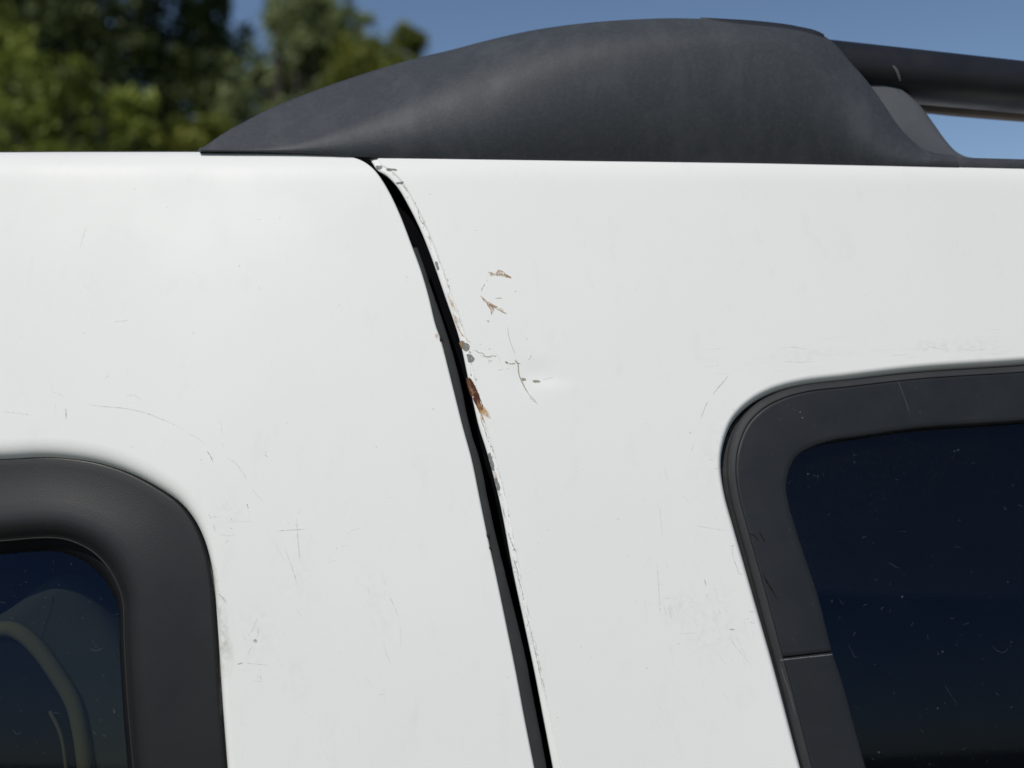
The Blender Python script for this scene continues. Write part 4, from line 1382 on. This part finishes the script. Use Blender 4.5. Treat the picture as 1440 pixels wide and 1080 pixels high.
m.blob(c14((30, 330), (75, 370), (92, 430), (95, 480), (110, 530), (128, 565), (140, 620), (150, 720), (170, 780), (175, 860), (150, 930), (120, 990), (105, 1080), (95, 1150), (88, 1080), (80, 850), (65, 560), (50, 420)), 'd', 0.40, 0.7)
m.blob(c14((45, 360), (75, 385), (95, 450), (85, 500), (62, 470)), 'd', 0.35, 0.6)
m.ribbon(c14((85, 520), (110, 540), (130, 568)), 1.8, 'd', 0.6)
m.done('grime', 'smudge', D, kind='stuff')
m = Marks()
m.disc(365, 890, 34, 70, 'd', 0.08, 0.85, 0.1, 12)
m.disc(530, 850, 34, 70, 'd', 0.06, 0.85, -0.1, 12)
m.disc(425, 820, 30, 90, 'd', 0.06, 0.85, -0.1, 12)
m.disc(320, 720, 30, 40, 'd', 0.08, 0.85, 0.0, 12)
m.disc(420, 950, 30, 40, 'd', 0.06, 0.85, 0.0, 12)
m.done('grime_film', 'film', D, kind='stuff')
m = Marks()
for pts, w, f in [(c16((410, 442), (465, 438)), 1.4, .5), (c16((795, 790), (805, 860)), 1.0, .35), (c16((0, 765), (120, 780)), 2.0, .3), (c16((300, 300), (320, 330)), .9, .2), (c16((455, 715), (480, 706), (510, 725)), 2.2, .3), (c16((925, 70), (945, 72)), 1.2, .4), (c16((190, 660), (188, 690)), 1.2, .25)]:
    m.ribbon(pts, w, 'd', f)
m.done('pale_scuffs', 'scuff_glint_white', D, kind='stuff')

# lint and specks on the glass, wear marks and a painted seam highlight on the trims
m = Marks()
def curl(mk, x, y, s, on, f):
    a = rng.uniform(0, 6.28)
    k = rng.uniform(-1.6, 1.6)
    pts = []
    for i in range(5):
        pts.append((x, y))
        x += s / 4 * math.cos(a)
        y += s / 4 * math.sin(a)
        a += k * 0.5
    mk.ribbon(pts, rng.uniform(.45, .8), on, f, step=1.2)
for pts in [c11((610, 525), (630, 560), (638, 582), (658, 584)), c11((790, 168), (810, 170), (828, 184), (845, 186)), c11((1250, 530), (1275, 555), (1310, 562), (1330, 535)), c11((640, 490), (636, 478), (650, 474)), c11((1125, 440), (1155, 430)), c11((1108, 486), (1130, 484)), c11((1240, 1040), (1228, 1060)), c11((1258, 990), (1270, 996)), c11((570, 320), (585, 345), (600, 335)), c11((640, 800), (662, 818)), c11((1040, 705), (1062, 740), (1100, 798)), c11((1100, 796), (1090, 800)), c11((965, 485), (970, 510)), c11((732, 232), (738, 246)), c11((1085, 90), (1120, 96)), c11((840, 25), (872, 24))]:
    m.ribbon(pts, 0.55, 'glass_r', rng.uniform(.03, .11), wob=.2, step=1.2)
for _ in range(60):
    y = rng.uniform(640, 1075)
    x = rng.uniform(1125 + max(0, y - 700) * 0.3, 1438)
    curl(m, x, y, rng.choice([2.0, 3, 4, 7]), 'glass_r', rng.uniform(.02, .10))
m.done('lint', 'lint', quarter_window, kind='stuff')
m = Marks()
for pts in [c9((55, 915), (70, 938), (90, 930)), c9((225, 845), (255, 850)), c9((380, 575), (400, 585), (430, 580)), c9((0, 378), (25, 385)), c9((190, 355), (195, 366)), c9((390, 920), (405, 940)), c9((480, 432), (505, 430))]:
    m.ribbon(pts, 0.6, 'glass_l', .10, wob=.2, step=1.2)
for _ in range(60):
    y = rng.uniform(785, 1075)
    x = rng.uniform(2, min(168, 90 + (y - 770) * .9))
    curl(m, x, y, rng.choice([2, 3, 5]), 'glass_l', rng.uniform(.02, .10))
m.done('lint', 'lint', rear_door, kind='stuff')
m = Marks()
m.ribbon(c10((905, 150), (930, 215), (950, 270), (962, 310)), 0.7, 'trim_r', .12)
for x, y in [(1126, 579), (1129, 587)]:
    m.disc(x, y, 1.3, 1.0, 'trim_r', .35, .4)
for _ in range(60):
    if rng.random() < .5:
        x = rng.uniform(1080, 1436); y = 575 - (x - 1150) * .07 + rng.uniform(-25, 25)
    else:
        y = rng.uniform(620, 1070); x = 1065 + (y - 650) * .27 + rng.uniform(-25, 35)
    curl(m, x, y, rng.choice([2, 3, 5, 8]), 'trim_r', rng.uniform(.02, .08))
m.ribbon([(1098, 928.6), (1130, 925), (1171, 920.6)], 0.8, 'trim_r', .42, taper=False)  # pale lines on the worn seam edge, painted in for its highlight
m.ribbon([(1097, 930), (1103, 952), (1110, 972), (1120, 1010)], 1.0, 'trim_r', .14)
m.done('scuffs_and_seam_glint', 'lint', quarter_window, kind='stuff')
m = Marks()
for pts in [c11((165, 30), (200, 45), (215, 70)), c11((215, 20), (245, 75)), c11((225, 200), (260, 260), (300, 330)), c11((240, 235), (285, 300))]:
    m.ribbon(pts, 1.3, 'trim_r', .6)
m.done('dark_scuffs', 'tar', quarter_window, kind='stuff')
# pale mark on the rail bar
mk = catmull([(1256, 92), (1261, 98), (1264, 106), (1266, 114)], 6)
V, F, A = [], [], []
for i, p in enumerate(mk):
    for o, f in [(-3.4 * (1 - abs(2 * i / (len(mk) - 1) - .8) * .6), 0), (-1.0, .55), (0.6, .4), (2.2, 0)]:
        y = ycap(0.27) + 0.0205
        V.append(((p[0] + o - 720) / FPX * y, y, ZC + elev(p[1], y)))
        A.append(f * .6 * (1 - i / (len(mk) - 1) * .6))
for i in range(len(mk) - 1):
    for j in range(3):
        F.append((i * 4 + j, i * 4 + j + 1, (i + 1) * 4 + j + 1, (i + 1) * 4 + j))
part('pale_mark', V, F, M['lint'], roof_rack, fade=A)

# ------------------------------------------------------------------ ground and trees
def ground():
    m, nt, p = new_mat('gravel_and_grass_ground')
    c = ramp(nt, noise(nt, 0.6, 6, 0.65), [(0.3, (0.075, 0.088, 0.045)), (0.5, (0.145, 0.140, 0.105)), (0.8, (0.20, 0.19, 0.155))])
    nt.links.new(c, p.inputs['Base Color'])
    p.inputs['Roughness'].default_value = 0.95
    nt.links.new(bump(nt, noise(nt, 12.0, 5), 0.6, 0.05), p.inputs['Normal'])
    n = 40
    V, F = [], []
    for i in range(n + 1):
        for j in range(n + 1):
            x = (i / n - .5) * 1200
            y = (j / n - .5) * 1200
            V.append((x, y, 0.0))
    for i in range(n):
        for j in range(n):
            a = i * (n + 1) + j
            F.append((a, a + n + 1, a + n + 2, a + 1))
    o = link_mesh('ground', V, F, m, None, kind='structure')
    return o
ground()

def leaf_mat(name, c1, c2, c3):
    m, nt, p = new_mat(name)
    out = nt.nodes['Material Output']
    at = node(nt, 'ShaderNodeAttribute', attribute_name='fade')
    c = ramp(nt, at.outputs['Fac'], [(0.0, c1), (0.55, c2), (1.0, c3)])
    nt.links.new(c, p.inputs['Base Color'])
    p.inputs['Roughness'].default_value = 0.55
    p.inputs['Specular IOR Level'].default_value = 0.3
    tl = node(nt, 'ShaderNodeBsdfTranslucent')
    nt.links.new(c, tl.inputs['Color'])
    mx = node(nt, 'ShaderNodeMixShader')
    mx.inputs[0].default_value = 0.25
    nt.links.new(p.outputs[0], mx.inputs[1])
    nt.links.new(tl.outputs[0], mx.inputs[2])
    nt.links.new(mx.outputs[0], out.inputs['Surface'])
    return m
LM = {
    'dark': leaf_mat('dark_leaves', (0.020, 0.032, 0.010), (0.065, 0.090, 0.026), (0.22, 0.255, 0.080)),
    'mid': leaf_mat('mid_green_leaves', (0.060, 0.085, 0.014), (0.215, 0.255, 0.042), (0.40, 0.44, 0.088)),
    'olive': leaf_mat('grey_olive_leaves', (0.10, 0.125, 0.045), (0.235, 0.275, 0.105), (0.39, 0.43, 0.20)),
    'yellow': leaf_mat('yellow_green_leaves', (0.075, 0.092, 0.014), (0.190, 0.205, 0.034), (0.30, 0.31, 0.055)),
}
M['bark'] = simple('grey_brown_bark', (0.055, 0.048, 0.038), 0.9, 0.2)

def tree(label, name, x, y, clumps, leaf, nleaf, size, trunk_r, crown_base, seed):
    """clumps: (dx, dy, z, rx, ry, rz, density weight) masses of the crown; leaves fill their volume in uneven tufts, limbs reach each mass"""
    g = np.random.default_rng(seed)
    root = empty(name, None, (x, y, 0))
    root['label'] = label
    root['category'] = 'tree' if 'tree' in name else 'bush'
    # trunk and limbs
    V, F = [], []
    def limb(p0, p1, r0, r1, seg=7, n=7, bend=0.25):
        p0, p1 = np.array(p0, float), np.array(p1, float)
        L = np.linalg.norm(p1 - p0)
        off = g.normal(0, bend * L * .3, 3)
        b = len(V)
        for i in range(n):
            s = i / (n - 1)
            c = p0 * (1 - s) + p1 * s + off * math.sin(math.pi * s)
            r = r0 * (1 - s) + r1 * s
            d = (p1 - p0) / L
            u = np.cross(d, (0.3, 0.9, 0.1)); u /= np.linalg.norm(u)
            w = np.cross(d, u)
            for k in range(seg):
                a = 2 * math.pi * k / seg
                V.append(tuple(c + r * (u * math.cos(a) + w * math.sin(a))))
        for i in range(n - 1):
            for k in range(seg):
                F.append((b + i * seg + k, b + i * seg + (k + 1) % seg, b + (i + 1) * seg + (k + 1) % seg, b + (i + 1) * seg + k))
    zmax = max(c[2] for c in clumps)
    limb((0, 0, -0.1), (g.normal(0, .1), g.normal(0, .1), crown_base), trunk_r, trunk_r * .75, 10, 8, .05)
    limb((0, 0, crown_base - 0.1), (g.normal(0, .3), g.normal(0, .3), zmax), trunk_r * .75, trunk_r * .12, 8, 10, .15)
    for (dx, dy, z, rx, ry, rz, w) in clumps:
        zb = crown_base + (z - crown_base) * g.uniform(.15, .6)
        limb((0, 0, zb), (dx, dy, z), trunk_r * .38, trunk_r * .06)
        for _ in range(3):
            q = np.array([dx, dy, z]) + g.normal(0, .45, 3) * (rx, ry, rz)
            limb(np.array([dx, dy, z]) * .6 + np.array([0, 0, zb]) * .4, q, trunk_r * .14, trunk_r * .03, 5, 5)
    link_mesh('trunk', V, F, M['bark'], root)
    # leaves in tufts
    wsum = sum(c[6] * c[3] * c[5] for c in clumps)
    P, T = [], []
    for (dx, dy, z, rx, ry, rz, w) in clumps:
        n = int(nleaf * w * rx * rz / wsum)
        nt_ = max(6, n // 45)
        d = g.normal(0, 1, (nt_, 3)); d /= np.linalg.norm(d, axis=1, keepdims=True)
        cen = d * (g.random((nt_, 1)) ** 0.42)
        tone = np.clip(g.normal(.45, .22, nt_), 0, 1)
        pick = g.integers(0, nt_, n)
        tr = g.uniform(.08, .2, nt_)
        off = g.normal(0, 1, (n, 3)) * tr[pick][:, None]
        p = (cen[pick] + off) * (rx, ry, rz) + (dx, dy, z)
        P.append(p); T.append(np.clip(tone[pick] + g.normal(0, .14, n), 0, 1))
    P, T = np.vstack(P), np.concatenate(T)
    keep = P[:, 2] > 0.2
    P, T = P[keep], T[keep]
    n = len(P)
    u = g.normal(0, 1, (n, 3)); u /= np.linalg.norm(u, axis=1, keepdims=True)
    w = np.cross(u, g.normal(0, 1, (n, 3))); w /= np.linalg.norm(w, axis=1, keepdims=True)
    nrm = np.cross(u, w)
    s = size * g.uniform(.6, 1.35, n)[:, None]
    a = P - u * s
    b = P - w * s * .45 + nrm * s * .12
    c = P + u * s
    d = P + w * s * .45 + nrm * s * .12
    VV = np.stack([a, b, c, d], 1).reshape(-1, 3)
    idx = np.arange(n) * 4
    me = bpy.data.meshes.new('crown')
    me.vertices.add(len(VV)); me.vertices.foreach_set('co', VV.ravel())
    me.loops.add(n * 4); me.loops.foreach_set('vertex_index', np.arange(n * 4))
    me.polygons.add(n); me.polygons.foreach_set('loop_start', idx)
    me.update(calc_edges=True)
    at = me.attributes.new('fade', 'FLOAT', 'POINT')
    at.data.foreach_set('value', np.repeat(T, 4).astype(np.float32))
    me.materials.append(LM[leaf])
    o = bpy.data.objects.new('crown', me)
    col.objects.link(o)
    o.parent = root
    return root

def at_px(px, py, D):
    return (px - 720) / FPX * D, ZC + (540 - py) / FPX * D
def masses(D, x0, lst):
    """(px, py, radius px x, radius px z, weight) seen from the road, at distance D, spread in depth"""
    out = []
    for (px, py, rx, rz, w) in lst:
        X, Z = at_px(px, py, D)
        k = D / FPX
        out.append((X - x0, rng.uniform(-1.2, 1.2), Z, rx * k, min(rx, 110) * k, rz * k, w))
    return out
D1 = 27.0; X1 = at_px(150, 0, D1)[0]
tree('tall dark-leaved tree at the far left behind the white roof', 'broadleaf_tree', X1, D1, masses(D1, X1, [(40, 40, 95, 70, 1.0), (150, 70, 80, 75, 1.0), (230, 40, 75, 80, 1.0), (290, 30, 50, 60, .8), (300, 110, 45, 60, .9), (120, -60, 150, 70, .9), (250, -70, 85, 60, .8), (-60, 0, 90, 110, 1), (100, 150, 130, 80, 1), (240, 150, 80, 70, 1), (150, 260, 160, 80, .7)]), 'dark', 40000, .13, .34, 4.0, 11)
D2 = 23.0; X2 = at_px(430, 0, D2)[0]
tree('thin grey-olive tree with sky showing through, above the tip of the roof rack', 'slender_tree', X2, D2, masses(D2, X2, [(400, 15, 36, 42, .8), (450, 30, 48, 55, .8), (500, 75, 46, 50, .7), (410, 85, 38, 50, .7), (455, 120, 55, 45, .8), (380, 150, 40, 45, .9), (430, -40, 40, 40, .6), (430, 190, 80, 50, .9), (425, 60, 60, 70, .7), (352, 92, 24, 36, .6), (470, 95, 60, 60, .7), (345, 180, 35, 35, .8), (505, 45, 30, 26, .6), (535, 70, 36, 30, .8), (570, 85, 30, 22, .7), (372, 110, 26, 40, .8), (352, 150, 24, 34, .8)]), 'olive', 24000, .09, .22, 4.5, 12)
D3 = 22.5; X3 = at_px(555, 0, D3)[0]
tree('small round yellow-green tree touching the roof rack at its right end of the wood', 'small_tree', X3, D3, masses(D3, X3, [(575, 72, 28, 24, 1), (545, 90, 34, 30, 1), (510, 105, 35, 34, 1), (540, 140, 70, 45, 1), (490, 165, 60, 50, 1)]), 'yellow', 12000, .09, .16, 3.5, 13)
D4 = 18.0; X4 = at_px(110, 0, D4)[0]
tree('broad sunlit mid-green bush low in front of the dark tree', 'large_bush', X4, D4, masses(D4, X4, [(60, 165, 55, 40, 1), (125, 135, 48, 32, 1), (205, 165, 46, 38, 1), (165, 200, 80, 40, 1), (15, 190, 50, 50, 1), (-40, 150, 50, 50, 1), (100, 235, 150, 55, 1)]), 'mid', 11000, .09, .14, 2.2, 14)
D5 = 18.5; X5 = at_px(300, 0, D5)[0]
tree('little bright green bush just left of the roof rack tip', 'small_bush', X5, D5, masses(D5, X5, [(310, 195, 34, 26, 1), (285, 215, 40, 30, 1), (335, 190, 22, 20, .8), (300, 250, 60, 40, 1)]), 'yellow', 5000, .08, .08, 2.5, 15)
D6 = 22.0; X6 = at_px(-20, 0, D6)[0]
tree('green leafy tree at the left edge of the picture above the bush', 'edge_tree', X6, D6, masses(D6, X6, [(10, 70, 40, 60, .9), (-40, 40, 60, 60, 1), (-110, 90, 90, 100, 1), (30, 130, 45, 40, .8), (-60, 190, 110, 70, 1)]), 'mid', 9000, .10, .2, 3.0, 16)
